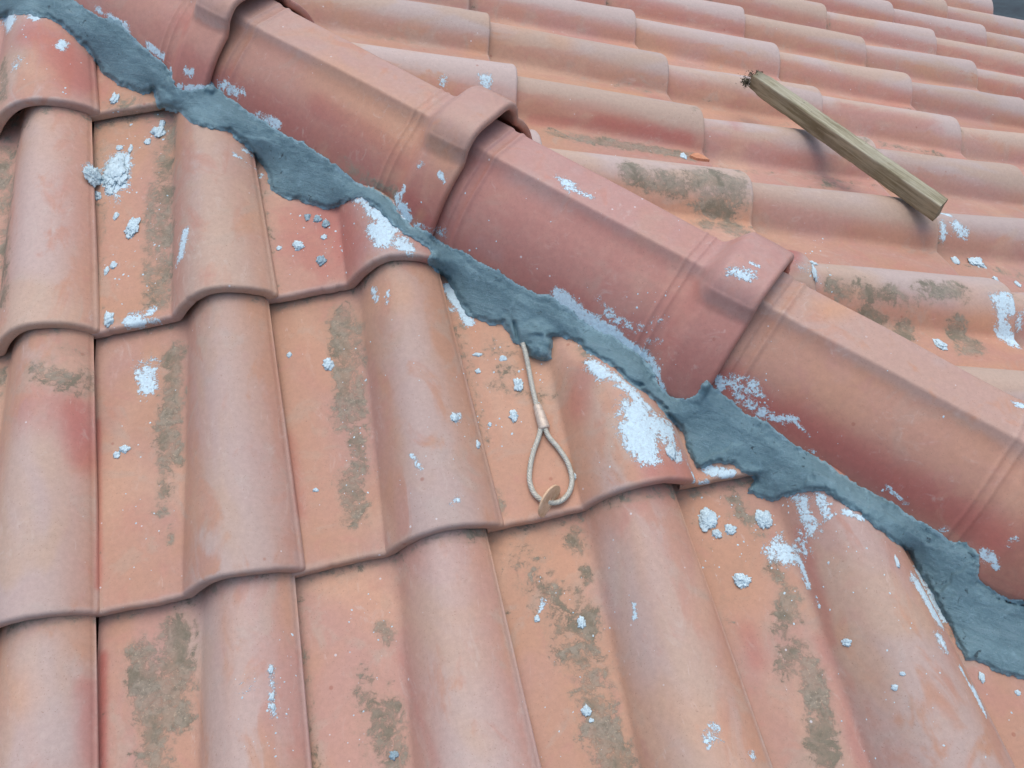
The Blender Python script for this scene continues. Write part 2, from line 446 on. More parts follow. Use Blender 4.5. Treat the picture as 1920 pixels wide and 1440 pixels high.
HIP_N = np.array([1, 1, 0]) / math.sqrt(2)
def cut_mesh(o, side, margin):
    """trim a tile along the vertical plane of the hip; side -1 keeps the left slope"""
    me = o.data
    bm = bmesh.new(); bm.from_mesh(me)
    co = (-HIP_N * margin if side < 0 else HIP_N * margin) - np.array(o.location)
    no = HIP_N if side < 0 else -HIP_N
    geo = bm.verts[:] + bm.edges[:] + bm.faces[:]
    r = bmesh.ops.bisect_plane(bm, geom=geo, plane_co=co, plane_no=no, clear_outer=True)
    ed = [g for g in r['geom_cut'] if isinstance(g, bmesh.types.BMEdge)]
    if ed:
        try: bmesh.ops.holes_fill(bm, edges=[e for e in bm.edges if e.is_boundary], sides=0)
        except Exception: pass
    empty_ = len(bm.verts) == 0
    bm.to_mesh(me); bm.free()
    return not empty_

def make_tile(side, quad, seed, label, tone, grime, jit=0.0012, cut=0.108, squash=False):
    """quad: (x_front_left, x_front_right, s_front_left, s_front_right, x_back_left, x_back_right)"""
    xfl, xfr, sfl, sfr, xbl, xbr = quad
    uu, S, hh = PTS_L if side < 0 else PTS_R
    v = -S / TG                                       # 0 front .. 1 back
    xl = xfl + (xbl - xfl) * v; xr = xfr + (xbr - xfr) * v
    X = xl + (xr - xl) * uu
    s = (sfl + (sfr - sfl) * uu) * 1.0 + S
    h = hh + smooth_noise3(np.stack([X, s], -1), 14, jit, seed)
    rt = np.random.RandomState(seed + 77)
    h = h + (rt.uniform(-.0002, .0022) + rt.uniform(-.0012, .0012) * (uu - .5) * 2) * np.clip(1 - v, 0, 1)
    uc = uu[0]; nz = np.zeros(len(uc))
    for fq, am in ((18, .0009), (60, .0003)): nz += am * np.sin(uc * fq * rt.uniform(.8, 1.2) + rt.uniform(0, 6.28)) * np.cos(uc * fq * .37 + rt.uniform(0, 6.28))
    for _ in range(rt.randint(1, 4)):
        nz -= rt.uniform(.0004, .0016) * np.exp(-((uc - rt.uniform(0, 1)) / rt.uniform(.008, .02)) ** 2)
    fr_ = np.clip(1 + S / .012, 0, 1)
    s = s + nz[None] * fr_
    h = h + nz[None] * .5 * fr_ * (np.arange(uu.shape[0]) < uu.shape[0] - 14)[:, None]
    s = s + smooth_noise3(np.stack([X, s * 0], -1), 25, 0.0009, seed + 7)
    P = (L2W if side < 0 else R2W)(X, s, h)
    if squash:       # the mason knocked the barrel down where it runs under the hip caps
        lat = -(P @ HIP_N)
        k_ = 1 - .62 * (1 - sstep(.118, .165, lat))
        P = L2W(X, s, np.where(h > .012, .012 + (h - .012) * k_, h))
    nr, nc = uu.shape
    f = grid_faces(nr, nc, True)
    f.append(tuple(r * nc for r in range(nr)))
    f.append(tuple(r * nc + nc - 1 for r in reversed(range(nr))))
    if side < 0: org = L2W((xfl + xfr) / 2, (sfl + sfr) / 2, 0.0)
    else: org = R2W((xfl + xfr) / 2, (sfl + sfr) / 2, 0.0)
    ff = f if side > 0 else f
    o = make_obj('clay_tile', P.reshape(-1, 3), ff, M_TILE if side < 0 else M_TILE_R, origin=org)
    # sharp look at the side caps
    sgn = (P.reshape(-1, 3) @ HIP_N)
    ok = True
    if side < 0 and sgn.max() > -cut: ok = cut_mesh(o, -1, cut)
    if side > 0 and sgn.min() < 0.088: ok = cut_mesh(o, 1, 0.088)
    bm = bmesh.new(); bm.from_mesh(o.data)
    bmesh.ops.recalc_face_normals(bm, faces=bm.faces)
    for e_ in bm.edges:
        if len(e_.link_faces) == 2 and e_.link_faces[0].normal.angle(e_.link_faces[1].normal, 0) > 0.9: e_.smooth = False
    bm.to_mesh(o.data); bm.free()
    if not ok:
        bpy.data.objects.remove(o); return None
    o['tone'] = float(tone); o['grime'] = float(grime)
    return tag(o, label, 'tile', 'clay tiles of the near slope' if side < 0 else 'clay tiles of the far slope')

# the right slope's tiles run along X: same clay with swapped stretch
M_TILE_R = clay_material('weathered_clay_far', far=True)

# ---------------------------------------------------------------- near (left) slope tiles
LATX = lambda i: LX + i * TW
LATS = lambda j: LS + j * TG
# measured right edge of each column in each course: (x at front, x at back)
EDGE = {(1, 1): (-.4391, -.4418), (1, 2): (-.4426, -.4363), (2, 2): (-.2177, -.2201), (1, 3): (-.4439, -.4356), (2, 3): (-.2220, -.2158),
        (3, 3): (.0017, .0034), (4, 3): (.2259, .2276), (1, 4): (-.4450, -.4343), (2, 4): (-.2396, -.2195), (3, 4): (-.0098, -.0037),
        (4, 4): (.2142, .2154), (5, 4): (.4455, .4321), (0, 1): (-.700, -.685)}
FRS = {1: -.1894, 2: .1730, 3: .5270, 4: LATS(4)}
NODE_S = {(1, 2): .1745, (2, 2): .172, (1, 3): .5299, (2, 3): .5292, (3, 3): .5253, (4, 3): .5222, (1, 1): -.1880}
LEFT = {
 (1, 1): ('short red-brown barrel tile at top left with mortar on its head and thick arched front', .75, .3),
 (2, 1): ('small sliver of dirty tile poking out from under the grey mortar at upper left', .3, .8),
 (1, 2): ('long smooth barrel tile at the left edge directly below the short red one', .35, .3),
 (2, 2): ('tile with large pale mortar splats in its pan and a mortar-capped barrel at upper left', .35, .5),
 (3, 2): ('short red tile with white smears and little grey crumbs, arched front lip touching the mortar', .9, .2),
 (1, 3): ('left edge barrel tile with grey-green stained top and red flush below it', .65, .4),
 (2, 3): ('tile with white splash beside a dark lichen strip in its pan, left of centre', .45, .5),
 (3, 3): ('long barrel tile left of the cable loop with dark lichen patches along its pan', .45, .6),
 (4, 3): ('tile carrying the steel cable loop, its barrel splashed with thick white residue', .55, .4),
 (5, 3): ('narrow wedge of tile front edge beneath the mortar right of the cable', .5, .3),
 (1, 4): ('bottom left barrel tile with grey powdery bloom', .55, .3),
 (2, 4): ('bottom tile with a big dark olive lichen blotch in its pan', .6, .4),
 (3, 4): ('bottom centre-left tile with mauve barrel and faint lichen at its foot', .5, .5),
 (4, 4): ('bottom centre-right tile whose orange pan carries a long lichen trail below the rusty washer', .4, .8),
 (5, 4): ('cut tile at lower right with white crust along its barrel beside the mortar', .45, .4),
 (6, 4): ('reddish pan corner under the mortar at the bottom right of the photo', .6, .2)}
left_tiles = {}
for (i, j), (lab, tone, gr) in LEFT.items():
    def edge(c):
        if (c, j) in EDGE: return EDGE[(c, j)]
        # neighbours' drift for unmeasured edges
        return (LATX(c) + (.004 if j < 4 else .0), LATX(c) + .004)
    el, er = edge(i - 1), edge(i)
    sl = NODE_S.get((i - 1, j), FRS[j]); sr = NODE_S.get((i, j), FRS[j])
    t = make_tile(-1, (el[0], er[0], sl, sr, el[1], er[1]), 100 + i * 10 + j, lab, tone, gr, squash=(i, j) in ((4, 3), (5, 3)))
    if t: left_tiles[(i, j)] = t

# ---------------------------------------------------------------- far (right) slope tiles
RC = {(0, 0): (.0304, .009), (0, 1): (-.0018, 0), (0, 2): (-.0086, -.01), (0, 3): (-.0216, -.0168), (1, 0): (.0229, .013), (1, 1): (-.0155, -.0119),
      (1, 2): (-.0122, -.0094), (1, 3): (-.0084, -.0072), (2, 1): (-.0198, -.017), (-1, 1): (.0234, .0092), (-1, 2): (.0054, .0011), (-1, 3): (-.0077, -.0015),
      (-2, 2): (.0153, .0107), (-2, 3): (-.0068, -.0022), (-2, 4): (.015, .0112), (-3, 4): (.012, .02), (3, 2): (-.0318, -.0326),
      (2, 2): (-.02, -.018), (3, 1): (-.026, -.02), (4, 2): (-.03, -.03)}
rr = random.Random(5)
vis = []
for k in range(-8, 6):
    for j in range(-1, 9):
        y = RY - (k - 0.6) * TW
        P0 = R2W(y, RS + j * TG, .05); P1 = R2W(y, RS + (j - 1) * TG, .05); P2 = R2W(y - TW / 2, RS + (j - .3) * TG, .0)
        inside = False
        for P in (P0, P1, (P0 + P1) / 2, P2, R2W(y, RS + (j - .25) * TG, .06)):
            q = (P - CAM) @ RM
            px, py = 960 + FPX * q[0] / -q[2], 720 - FPX * q[1] / -q[2]
            if -20 < px < 1935 and -14 < py < 1460 and P[0] + P[1] > 0.02 and q[2] < 0: inside = True
        if k <= -6 and j >= 7: inside = False
        if inside: vis.append((k, j))
ORD = ['first', 'second', 'third', 'fourth', 'fifth', 'sixth', 'seventh', 'eighth', 'ninth', 'tenth', 'eleventh', 'twelfth', 'thirteenth', 'fourteenth']
cols = sorted({k for k, j in vis})
SPECIAL = {(3, 2): 'orange far-slope tile with soot-grey speckles and a lichen-filled pan beside the lowest hip cap',
 (2, 1): 'far-slope tile with black-green lichen covering the end of its barrel',
 (1, 1): 'far-slope tile with a bright red flush and green algae line below its barrel',
 (0, 0): 'yellowish orange far-slope tile whose end sits just above the middle hip cap',
 (0, 1): 'yellow-orange far-slope tile with blotchy pink end, left of centre at the top',
 (1, 0): 'pale far-slope tile with two turquoise mortar drips behind the upper hip cap',
 (1, 2): 'far-slope tile under the dark mossy end of the wooden batten',
 (2, 2): 'far-slope tile crossed by the middle of the wooden batten, shaded beneath it',
 (3, 1): 'red far-slope tile end with white spatter peeping out behind the hip cap collar',
 (4, 2): 'pale grey-pink far-slope tile at the right edge above the lowest hip cap'}
right_tiles = {}
for (k, j) in vis:
    def corr(kk, jj): return RC.get((kk, jj), (0.0, 0.0))
    dy, dsf = corr(k, j)
    dy *= 0.8
    yaw = rr.uniform(-.003, .003)
    y0 = RY - k * TW
    dyb = corr(k, j - 1)[0] * 0.8 if (k, j - 1) in RC else dy * 0.6
    sf = RS + j * TG + dsf
    quad = (y0 + dy, y0 + TW + dy, sf + rr.uniform(-.003, .003), sf, y0 + dyb + yaw, y0 + TW + dyb + yaw)
    jrow = sorted(jj for kk, jj in vis if kk == k)
    lab = SPECIAL.get((k, j)) or ('far-slope tile, %s from the hip in the %s barrel row below the top' % (ORD[jrow.index(j)], ORD[cols.index(k)]))
    tone = {(3, 2): .05, (0, 1): .0, (0, 0): .1, (1, 0): .3, (3, 1): 1.1, (2, 1): .2, (2, 2): .45, (1, 1): .4}.get((k, j), rr.uniform(.35, .85))
    t = make_tile(1, quad, 900 + k * 17 + j * 3, lab, tone, rr.uniform(.1, .6), 0.001)
    if t: right_tiles[(k, j)] = t

# the roof goes on past the edges of the photograph
MORE_L = [(0, j) for j in range(1, 6)] + [(i, 5) for i in range(1, 9)] + [(7, 4)]
for (i, j) in MORE_L:
    if (i, j) in left_tiles: continue
    er = EDGE.get((i, j), (LATX(i), LATX(i))); el = EDGE.get((i - 1, j), (LATX(i - 1), LATX(i - 1)))
    if (i, j) == (0, 1): el = (LATX(-1), LATX(-1))
    make_tile(-1, (el[0], er[0], LATS(j), LATS(j), el[1], er[1]), 300 + i * 10 + j, 'near slope clay tile in the outermost ring past the photo edge', .5, .4)
ring = [(k, max(jj for kk, jj in vis if kk == k) + 1) for k in cols if k > -6]
for k in range(3, 7):
    for j in range(2, 5):
        if (k, j) not in vis and (k, j) not in ring and (RS + j * TG) * CA + RY - k * TW > .2: ring.append((k, j))
for k, j in ring:
    y0 = RY - k * TW
    make_tile(1, (y0, y0 + TW, RS + j * TG, RS + j * TG, y0, y0 + TW), 2000 + k, 'far slope clay tile in the outermost ring past the photo edge', .5, .3, 0.001)

# ---------------------------------------------------------------- hip caps
D = np.array([1, -1, -math.tan(AL)]); D /= np.linalg.norm(D)
Lh = np.array([-1, -1, 0]) / math.sqrt(2)
N = np.cross(Lh, D); N *= np.sign(N[2])
def H2W(l, n, s): return l[..., None] * Lh + n[..., None] * N + s[..., None] * D
HC = np.array([(0, .1118), (.014, .1118), (.026, .1116), (.0303, .1106), (.0332, .1068), (.0378, .1008), (.0440, .0948), (.0530, .0880), (.0640, .0795), (.0750, .0695), (.0850, .0578), (.0940, .0445),
               (.1020, .0295), (.1085, .0135), (.1130, -.0010), (.117, -.015)])
def catmull(P, n=14):
    P = np.vstack([2 * P[0] - P[1], P, 2 * P[-1] - P[-2]])
    out = []
    for i in range(1, len(P) - 2):
        for t in np.linspace(0, 1, n, endpoint=False):
            a, b, c, d = P[i - 1], P[i], P[i + 1], P[i + 2]
            out.append(.5 * ((2 * b) + (-a + c) * t + (2 * a - 5 * b + 4 * c - d) * t ** 2 + (-a + 3 * b - 3 * c + d) * t ** 3))
    out.append(P[-2])
    return np.array(out)
HCs = catmull(HC)
arc = np.concatenate([[0], np.cumsum(np.hypot(*np.diff(HCs, axis=0).T))])
CAPLEN = 0.395
def hip_cap(s_end, seed, tone, label, dl=0.0, dn=0.0, yaw=0.0, rise=.003, crest_w=(1.05, .86)):
    nq = 91
    q = np.linspace(0, 1, nq)
    ring = 0.0012
    ss = list(np.linspace(-.05, -.004, 8)) + list(np.linspace(-.002, .046, 33)) + list(np.linspace(.052, .285, 34)) + list(np.linspace(.290, .3945, 62))
    ss = np.array(ss)
    def rows(ss, extra):
        o = np.zeros_like(ss)
        o += 0.0022 * (1 - sstep(.012, .016, ss)) + 0.0020 * np.exp(-((ss - .028) / .0035) ** 2)
        o += 0.0014 * np.exp(-((ss - .297) / .002) ** 2) + 0.0014 * np.exp(-((ss - .308) / .002) ** 2)
        o += 0.0150 * sstep(.316, .348, ss) - 0.0010 * sstep(.375, .3945, ss)
        o += extra
        sc, hw = .352, .047
        qm = .905 + .095 * np.sqrt(np.clip(1 - ((ss - sc) / hw) ** 2, 0, 1))
        soft = sstep(.318, .345, ss)
        L = np.zeros((len(ss), 2 * nq - 1)); Hh = np.zeros_like(L)
        # softened arris profile for the collar
        k = np.exp(-np.linspace(-2, 2, 41) ** 2); k /= k.sum()
        full = np.vstack([HCs[::-1][:-1] * [-1, 1], HCs])
        sm = np.stack([np.convolve(np.pad(full[:, c], 20, 'reflect', reflect_type='odd'), k, 'valid') for c in (0, 1)], 1)
        for r in range(len(ss)):
            mixp = full * (1 - soft[r] * .35) + sm * (soft[r] * .35)
            half = mixp[len(HCs) - 1:]
            a2 = np.concatenate([[0], np.cumsum(np.hypot(*np.diff(half, axis=0).T))])
            t = q ** 0.85 * a2[-1] * qm[r]
            x = np.interp(t, a2, half[:, 0]); y = np.interp(t, a2, half[:, 1])
            cw = crest_w[0] + (crest_w[1] - crest_w[0]) * np.clip(ss[r] / .3, 0, 1)
            cw = cw + (1.02 - cw) * soft[r]
            x = x * (cw + (1 - cw) * np.clip(x / .06, 0, 1)) if True else x
            gx, gy = np.gradient(x), np.gradient(y); ll = np.hypot(gx, gy) + 1e-9
            nx, ny = -gy / ll, gx / ll
            nx[0] = 0; ny[0] = 1
            kk = np.array([1, 2, 3, 2, 1.]) / 9
            nx2 = np.convolve(np.concatenate([-nx[2:0:-1], nx, [nx[-1]] * 2]), kk, 'valid'); ny2 = np.convolve(np.concatenate([ny[2:0:-1], ny, [ny[-1]] * 2]), kk, 'valid')
            bul = o[r] * (1 - .25 * sstep(.9, 1, q)) + .0115 * sstep(.316, .346, ss[r]) * (1 - sstep(.19, .33, q))
            x = x + nx2 * bul; y = y + ny2 * bul
            L[r] = np.concatenate([-x[::-1][:-1], x]); Hh[r] = np.concatenate([y[::-1][:-1], y])
        return L, Hh
    top = rows(ss, 0.0)
    lip_s = np.array([.3965, .3983, .3988, .3983, .3965])
    lo = np.array([-.0008, -.0028, -.0060, -.0090, -.0110])
    lip = rows(np.full(5, .3945), lo)
    sb = np.linspace(.394, -.05, 60)
    bot = rows(sb, -.0118)
    S = np.concatenate([ss, lip_s, sb])
    Lx = np.vstack([top[0], lip[0], bot[0]]); Hx = np.vstack([top[1], lip[1], bot[1]])
    Sx = S[:, None] + 0 * Lx
    P2 = np.stack([Lx, Sx], -1)
    wob = smooth_noise3(P2, 16, .0011, seed)
    Hx = Hx + wob + dn + (Sx / CAPLEN) * rise
    Sx = Sx + smooth_noise3(np.stack([Lx, Lx * 0], -1), 22, .0012, seed + 3)
    Lx = Lx + dl + (Sx - .2) * yaw
    P = H2W(Lx, Hx, Sx + s_end - CAPLEN)
    nr, nc = Lx.shape
    f = grid_faces(nr, nc, True)
    f.append(tuple(r * nc for r in range(nr))); f.append(tuple(r * nc + nc - 1 for r in reversed(range(nr))))
    org = H2W(np.array(0.), np.array(0.), np.array(s_end - CAPLEN))
    o = make_obj('ridge_tile', P.reshape(-1, 3), f, M_HIP, origin=org)
    bm = bmesh.new(); bm.from_mesh(o.data); bmesh.ops.recalc_face_normals(bm, faces=bm.faces)
    for e_ in bm.edges:
        if len(e_.link_faces) == 2 and e_.link_faces[0].normal.angle(e_.link_faces[1].normal, 0) > 0.9: e_.smooth = False
    bm.to_mesh(o.data); bm.free()
    o['tone'] = float(tone); o['grime'] = .1
    return tag(o, label, 'ridge tile', 'collared clay caps along the hip')
caps = [hip_cap(-.305, 11, .9, 'topmost hip cap at the upper left, mauve-red with its collar over the next cap', rise=.004),
        hip_cap(.092, 12, .45, 'second hip cap from the top, orange-tan with red lower flank and moss line', rise=.0060),
        hip_cap(.488, 13, 1.1, 'pinkish red hip cap in the middle with turquoise smear on its crest and ringed collar'),
        hip_cap(.885, 14, .2, 'lowest hip cap at the right, plain orange crest with a dark red lower flank')]

hip_cap(1.281, 15, .5, 'hip cap in the outermost ring past the photo edge, below the lowest one shown')

# ---------------------------------------------------------------- ray casting on what is built, to place things that lie on it
bpy.context.view_layer.update()
def build_bvh(objs):
    V, F = [], []
    for o in objs:
        me = o.data; n = len(me.vertices)
        a = np.empty(n * 3); me.vertices.foreach_get('co', a); a = a.reshape(-1, 3) + np.array(o.location)
        off = len(V)
        V += a.tolist()
        F += [tuple(v + off for v in p.vertices) for p in me.polygons if len(p.vertices) < 30]
    return BVHTree.FromPolygons(V, F)
solids = list(left_tiles.values()) + list(right_tiles.values()) + caps
BVH = build_bvh(solids)
BVHD = build_bvh([bpy.data.objects['roof_deck']])
camv = Vector(CAM)
def hit(x, y):
    d = Vector(ray(x, y))
    loc, nor, idx, dist = BVH.ray_cast(camv, d)
    if loc is None: return None, None, None
    if nor.dot(d) > 0: nor = -nor
    return np.array(loc), np.array(nor), dist

# ---------------------------------------------------------------- stains: measured streaks and patches on the clay (x0,y0,x1,y1,radius px,strength)
LICHEN = [(318, 240, 300, 560, 24, .8), (285, 350, 278, 520, 14, .8), (328, 660, 318, 860, 22, .95), (305, 800, 312, 880, 16, .8), (312, 880, 305, 960, 14, .7), (322, 990, 316, 1015, 10, .6),
 (640, 595, 655, 780, 26, .95), (668, 620, 672, 900, 20, .8), (655, 900, 668, 960, 26, .95), (628, 780, 635, 800, 14, .7), (655, 570, 655, 575, 8, .6),
 (268, 1225, 280, 1330, 30, 1.0), (330, 1190, 320, 1340, 34, 1.0), (285, 1350, 290, 1440, 26, .9), (355, 1180, 350, 1240, 14, .7),
 (715, 1180, 728, 1195, 16, .9), (690, 1290, 720, 1400, 34, .7), (735, 1330, 745, 1440, 20, .8),
 (1078, 1010, 1085, 1025, 18, .9), (1098, 1070, 1100, 1090, 12, .8), (1010, 1100, 1060, 1170, 36, .62), (1090, 1120, 1100, 1210, 26, .75), (1060, 1190, 1110, 1270, 38, .75),
 (1100, 1260, 1135, 1370, 36, .85), (1125, 1370, 1150, 1430, 36, 1.0), (1020, 1040, 970, 1050, 18, .5), (1115, 1290, 1150, 1340, 16, .7), (980, 1030, 1040, 1130, 26, .4),
 (1450, 1065, 1455, 1075, 18, .8), (1478, 1130, 1480, 1150, 22, 1.0), (1460, 1180, 1490, 1210, 16, .8), (1480, 1220, 1482, 1255, 22, .95), (1505, 1210, 1510, 1215, 12, .8),
 (1515, 1250, 1530, 1310, 22, 1.0), (1545, 1345, 1548, 1365, 18, .9), (1535, 1370, 1540, 1415, 26, .95),
 (1380, 935, 1420, 985, 22, .6), (1370, 965, 1420, 975, 12, .6), (1000, 660, 920, 670, 26, .35), (930, 650, 950, 690, 26, .5), (920, 720, 990, 740, 16, .5), (1010, 745, 1040, 740, 18, .5), (1090, 650, 1110, 690, 16, .5),
 (75, 690, 120, 710, 26, .72), (150, 700, 168, 720, 20, .7), (130, 650, 150, 660, 16, .5), (85, 715, 150, 735, 12, .5),
 (5, 280, 5, 560, 26, .8), (0, 700, 2, 740, 14, .7), (220, 195, 290, 200, 22, .6), (5, 120, 8, 180, 14, .9),
 (1130, 265, 1280, 285, 10, .85), (1020, 240, 1120, 262, 8, .55), (1190, 330, 1260, 355, 20, .75), (1330, 340, 1375, 360, 34, .85), (1350, 400, 1385, 425, 16, .8), (1300, 385, 1350, 410, 12, .7), (1230, 395, 1300, 425, 14, .55),
 (1620, 610, 1700, 625, 22, .9), (1700, 640, 1820, 650, 18, .95), (1800, 620, 1815, 640, 12, .8), (1590, 545, 1680, 560, 18, .62), (1745, 550, 1780, 540, 18, .6), (1560, 530, 1600, 548, 12, .5),
 (1640, 268, 1740, 285, 9, .6), (1390, 325, 1600, 350, 9, .45), (1160, 160, 1220, 172, 9, .5), (680, 68, 770, 78, 9, .5), (1190, 140, 1330, 190, 6, .3), (1280, 120, 1360, 130, 7, .45), (1300, 205, 1480, 232, 7, .5),
 (1880, 510, 1920, 520, 14, .6), (660, 318, 740, 365, 14, .75), (640, 300, 700, 345, 10, .6), (1110, 262, 1290, 292, 17, 1.0), (1030, 248, 1130, 270, 13, .8), (1590, 598, 1700, 618, 24, 1.0), (1680, 630, 1830, 648, 22, 1.1), (1620, 585, 1660, 600, 18, .9), (1790, 615, 1820, 650, 20, 1.0), (1180, 325, 1280, 350, 26, .85), (1310, 335, 1385, 350, 30, .95), (1330, 370, 1380, 430, 24, 1.0), (1220, 385, 1330, 418, 20, .85), (1560, 540, 1700, 560, 22, .8), (1730, 545, 1800, 545, 20, .8), (1390, 322, 1560, 345, 14, .7), (1600, 262, 1760, 288, 13, .75), (1900, 170, 1920, 175, 6, .3), (900, 150, 960, 180, 5, .2)]
LIME = [(345, 440, 338, 480, 12, .75), (350, 430, 330, 500, 6, .5), (225, 305, 218, 340, 20, 1.0), (175, 325, 182, 335, 16, .9), (205, 350, 218, 375, 12, .5), (250, 600, 262, 608, 14, .9), (270, 592, 290, 580, 6, .7), (255, 608, 300, 603, 7, .6),
 (275, 700, 276, 725, 16, .85), (262, 690, 285, 680, 16, .42), (690, 385, 740, 430, 12, .85), (705, 430, 720, 445, 20, 1.0), (755, 455, 765, 465, 14, .9), (680, 375, 700, 400, 8, .7), (660, 370, 672, 376, 6, .6),
 (700, 545, 705, 560, 8, .6), (728, 545, 726, 570, 5, .6), (745, 370, 765, 410, 11, .8), (757, 352, 748, 385, 6, .7), (780, 420, 830, 438, 8, .6),
 (840, 540, 880, 605, 9, 1.0), (845, 580, 860, 578, 6, .7), (440, 290, 490, 330, 5, .7), (458, 282, 470, 290, 6, .7), (192, 120, 170, 98, 5, .7), (120, 80, 115, 90, 7, .8), (10, 20, 20, 45, 14, .9), (60, 28, 70, 32, 8, .8),
 (32, 115, 30, 120, 12, .5), (860, 780, 850, 785, 8, .7), (770, 850, 790, 880, 5, .55), (860, 930, 852, 945, 8, .55), (1190, 780, 1210, 840, 30, 1.0), (1180, 800, 1250, 800, 22, .85), (1230, 800, 1270, 850, 16, .75), (1130, 690, 1190, 740, 14, .75), (1110, 680, 1130, 700, 14, .95),
 (1190, 740, 1260, 820, 10, .7), (1215, 868, 1200, 875, 8, .6), (1325, 880, 1370, 890, 10, .95), (1290, 870, 1300, 905, 5, .7), (1315, 905, 1330, 905, 6, .7),
 (1045, 553, 1110, 606, 14, 1.0), (1100, 600, 1150, 628, 15, .95), (1140, 622, 1205, 668, 12, .95), (1205, 665, 1232, 700, 12, .9), (1140, 590, 1180, 610, 8, .6), (1235, 700, 1245, 735, 6, .8), (1210, 640, 1240, 640, 7, .4), (1180, 620, 1240, 600, 10, .35), (1120, 560, 1160, 600, 8, .4),
 (1345, 710, 1350, 725, 9, .9), (1360, 715, 1400, 735, 10, .68), (1385, 740, 1430, 775, 11, .66), (1400, 710, 1425, 740, 10, .55), (1450, 785, 1490, 786, 7, .8), (1500, 800, 1520, 820, 4, .5), (1370, 705, 1395, 712, 8, .5),
 (1500, 940, 1520, 990, 14, .74), (1535, 935, 1550, 960, 12, .7), (1470, 925, 1500, 930, 10, .7), (1460, 1030, 1475, 1040, 18, .85), (1500, 1000, 1510, 1030, 12, .5), (1440, 1030, 1450, 1045, 12, .7), (1585, 960, 1615, 972, 6, 1.0),
 (1715, 1085, 1760, 1165, 12, .9), (1725, 1075, 1765, 1150, 14, .7), (1765, 1200, 1770, 1215, 12, .7), (1800, 1250, 1845, 1335, 4, .9), (1825, 1290, 1848, 1340, 5, .9), (1498, 1045, 1518, 1100, 3, .85), (1530, 1120, 1536, 1140, 3, .6),
 (1340, 1370, 1330, 1390, 14, .58), (1410, 1410, 1400, 1420, 12, .4), (1190, 1135, 1188, 1160, 5, .85), (1018, 1125, 1012, 1145, 4, .7), (1100, 1335, 1098, 1330, 8, .6), (508, 1250, 512, 1340, 7, .55), (480, 1280, 450, 1295, 12, .38), (1455, 1020, 1465, 1000, 6, .6),
 (1870, 560, 1880, 620, 10, .95), (1890, 560, 1900, 580, 12, .9), (1880, 620, 1900, 640, 14, .95), (1905, 610, 1915, 590, 10, .7), (1765, 400, 1775, 402, 8, .9), (1768, 420, 1768, 445, 7, .8), (1795, 425, 1808, 435, 11, .9), (1900, 755, 1920, 760, 6, .7),
 (1372, 508, 1410, 515, 12, .8), (1385, 512, 1400, 520, 9, .8), (1410, 495, 1425, 500, 5, .5), (1060, 340, 1070, 350, 12, .85), (1075, 355, 1105, 368, 6, .75), (908, 145, 909, 158, 8, 1.0), (825, 158, 835, 148, 6, .8), (825, 325, 832, 340, 5, .8), (790, 305, 786, 310, 5, .5),
 (350, 133, 358, 136, 7, .9), (420, 160, 450, 175, 10, .58), (480, 215, 520, 235, 8, .7), (500, 222, 522, 232, 7, .7), (180, 15, 190, 22, 5, .7), (205, 30, 240, 55, 5, .8), (278, 85, 305, 105, 6, .75), (320, 130, 322, 150, 4, .9), (335, 162, 380, 165, 5, .85), (235, 45, 242, 60, 5, .7),
 (1500, 500, 1530, 520, 12, .45), (1845, 1040, 1855, 1045, 10, .9), (1865, 1060, 1868, 1062, 6, .8), (1890, 1020, 1905, 1010, 5, .5), (1765, 995, 1775, 990, 6, .5), (1660, 910, 1700, 945, 4, .6), (1520, 845, 1530, 850, 5, .6), (1850, 1115, 1900, 1125, 3, .6)]
RED = [(420, 170, 560, 255, 40, .75), (560, 250, 700, 310, 40, .6), (600, 200, 740, 270, 28, .7), (770, 380, 800, 420, 30, .9), (745, 300, 780, 370, 30, .5), (800, 300, 720, 250, 20, .4),
 (1360, 720, 1480, 800, 34, .95), (1480, 790, 1700, 925, 40, .95), (1700, 920, 1860, 1010, 40, .9), (1260, 620, 1270, 720, 30, .5), (1300, 690, 1290, 730, 24, .5), (1860, 1020, 1910, 1080, 30, .6),
 (1050, 540, 1200, 640, 28, .55), (860, 380, 1000, 450, 40, .35), (1480, 470, 1500, 540, 26, .9),
 (120, 100, 150, 150, 40, .8), (60, 60, 160, 120, 30, .7), (140, 770, 160, 860, 28, .8), (60, 760, 160, 780, 40, .5), (184, 790, 184, 1100, 6, .8), (192, 1230, 190, 1440, 8, .9), (165, 1290, 170, 1420, 18, .5),
 (620, 400, 660, 470, 50, .7), (560, 420, 600, 500, 40, .5), (650, 500, 800, 490, 12, .6), (545, 820, 560, 960, 12, .5), (1110, 680, 1080, 760, 30, .5), (1230, 880, 1290, 890, 40, .6), (1500, 1000, 1560, 1200, 14, .5), (1540, 1200, 1620, 1440, 12, .4), (1400, 1180, 1420, 1240, 14, .4),
 (750, 1230, 820, 1440, 10, .25), (1120, 225, 1290, 262, 16, .8), (1000, 225, 1150, 235, 14, .6), (350, 40, 440, 20, 30, .5), (300, 60, 380, 130, 30, .3), (1580, 200, 1760, 240, 14, .5), (1320, 160, 1380, 240, 12, .4), (1450, 290, 1600, 340, 14, .4), (1850, 400, 1920, 470, 20, .3)]
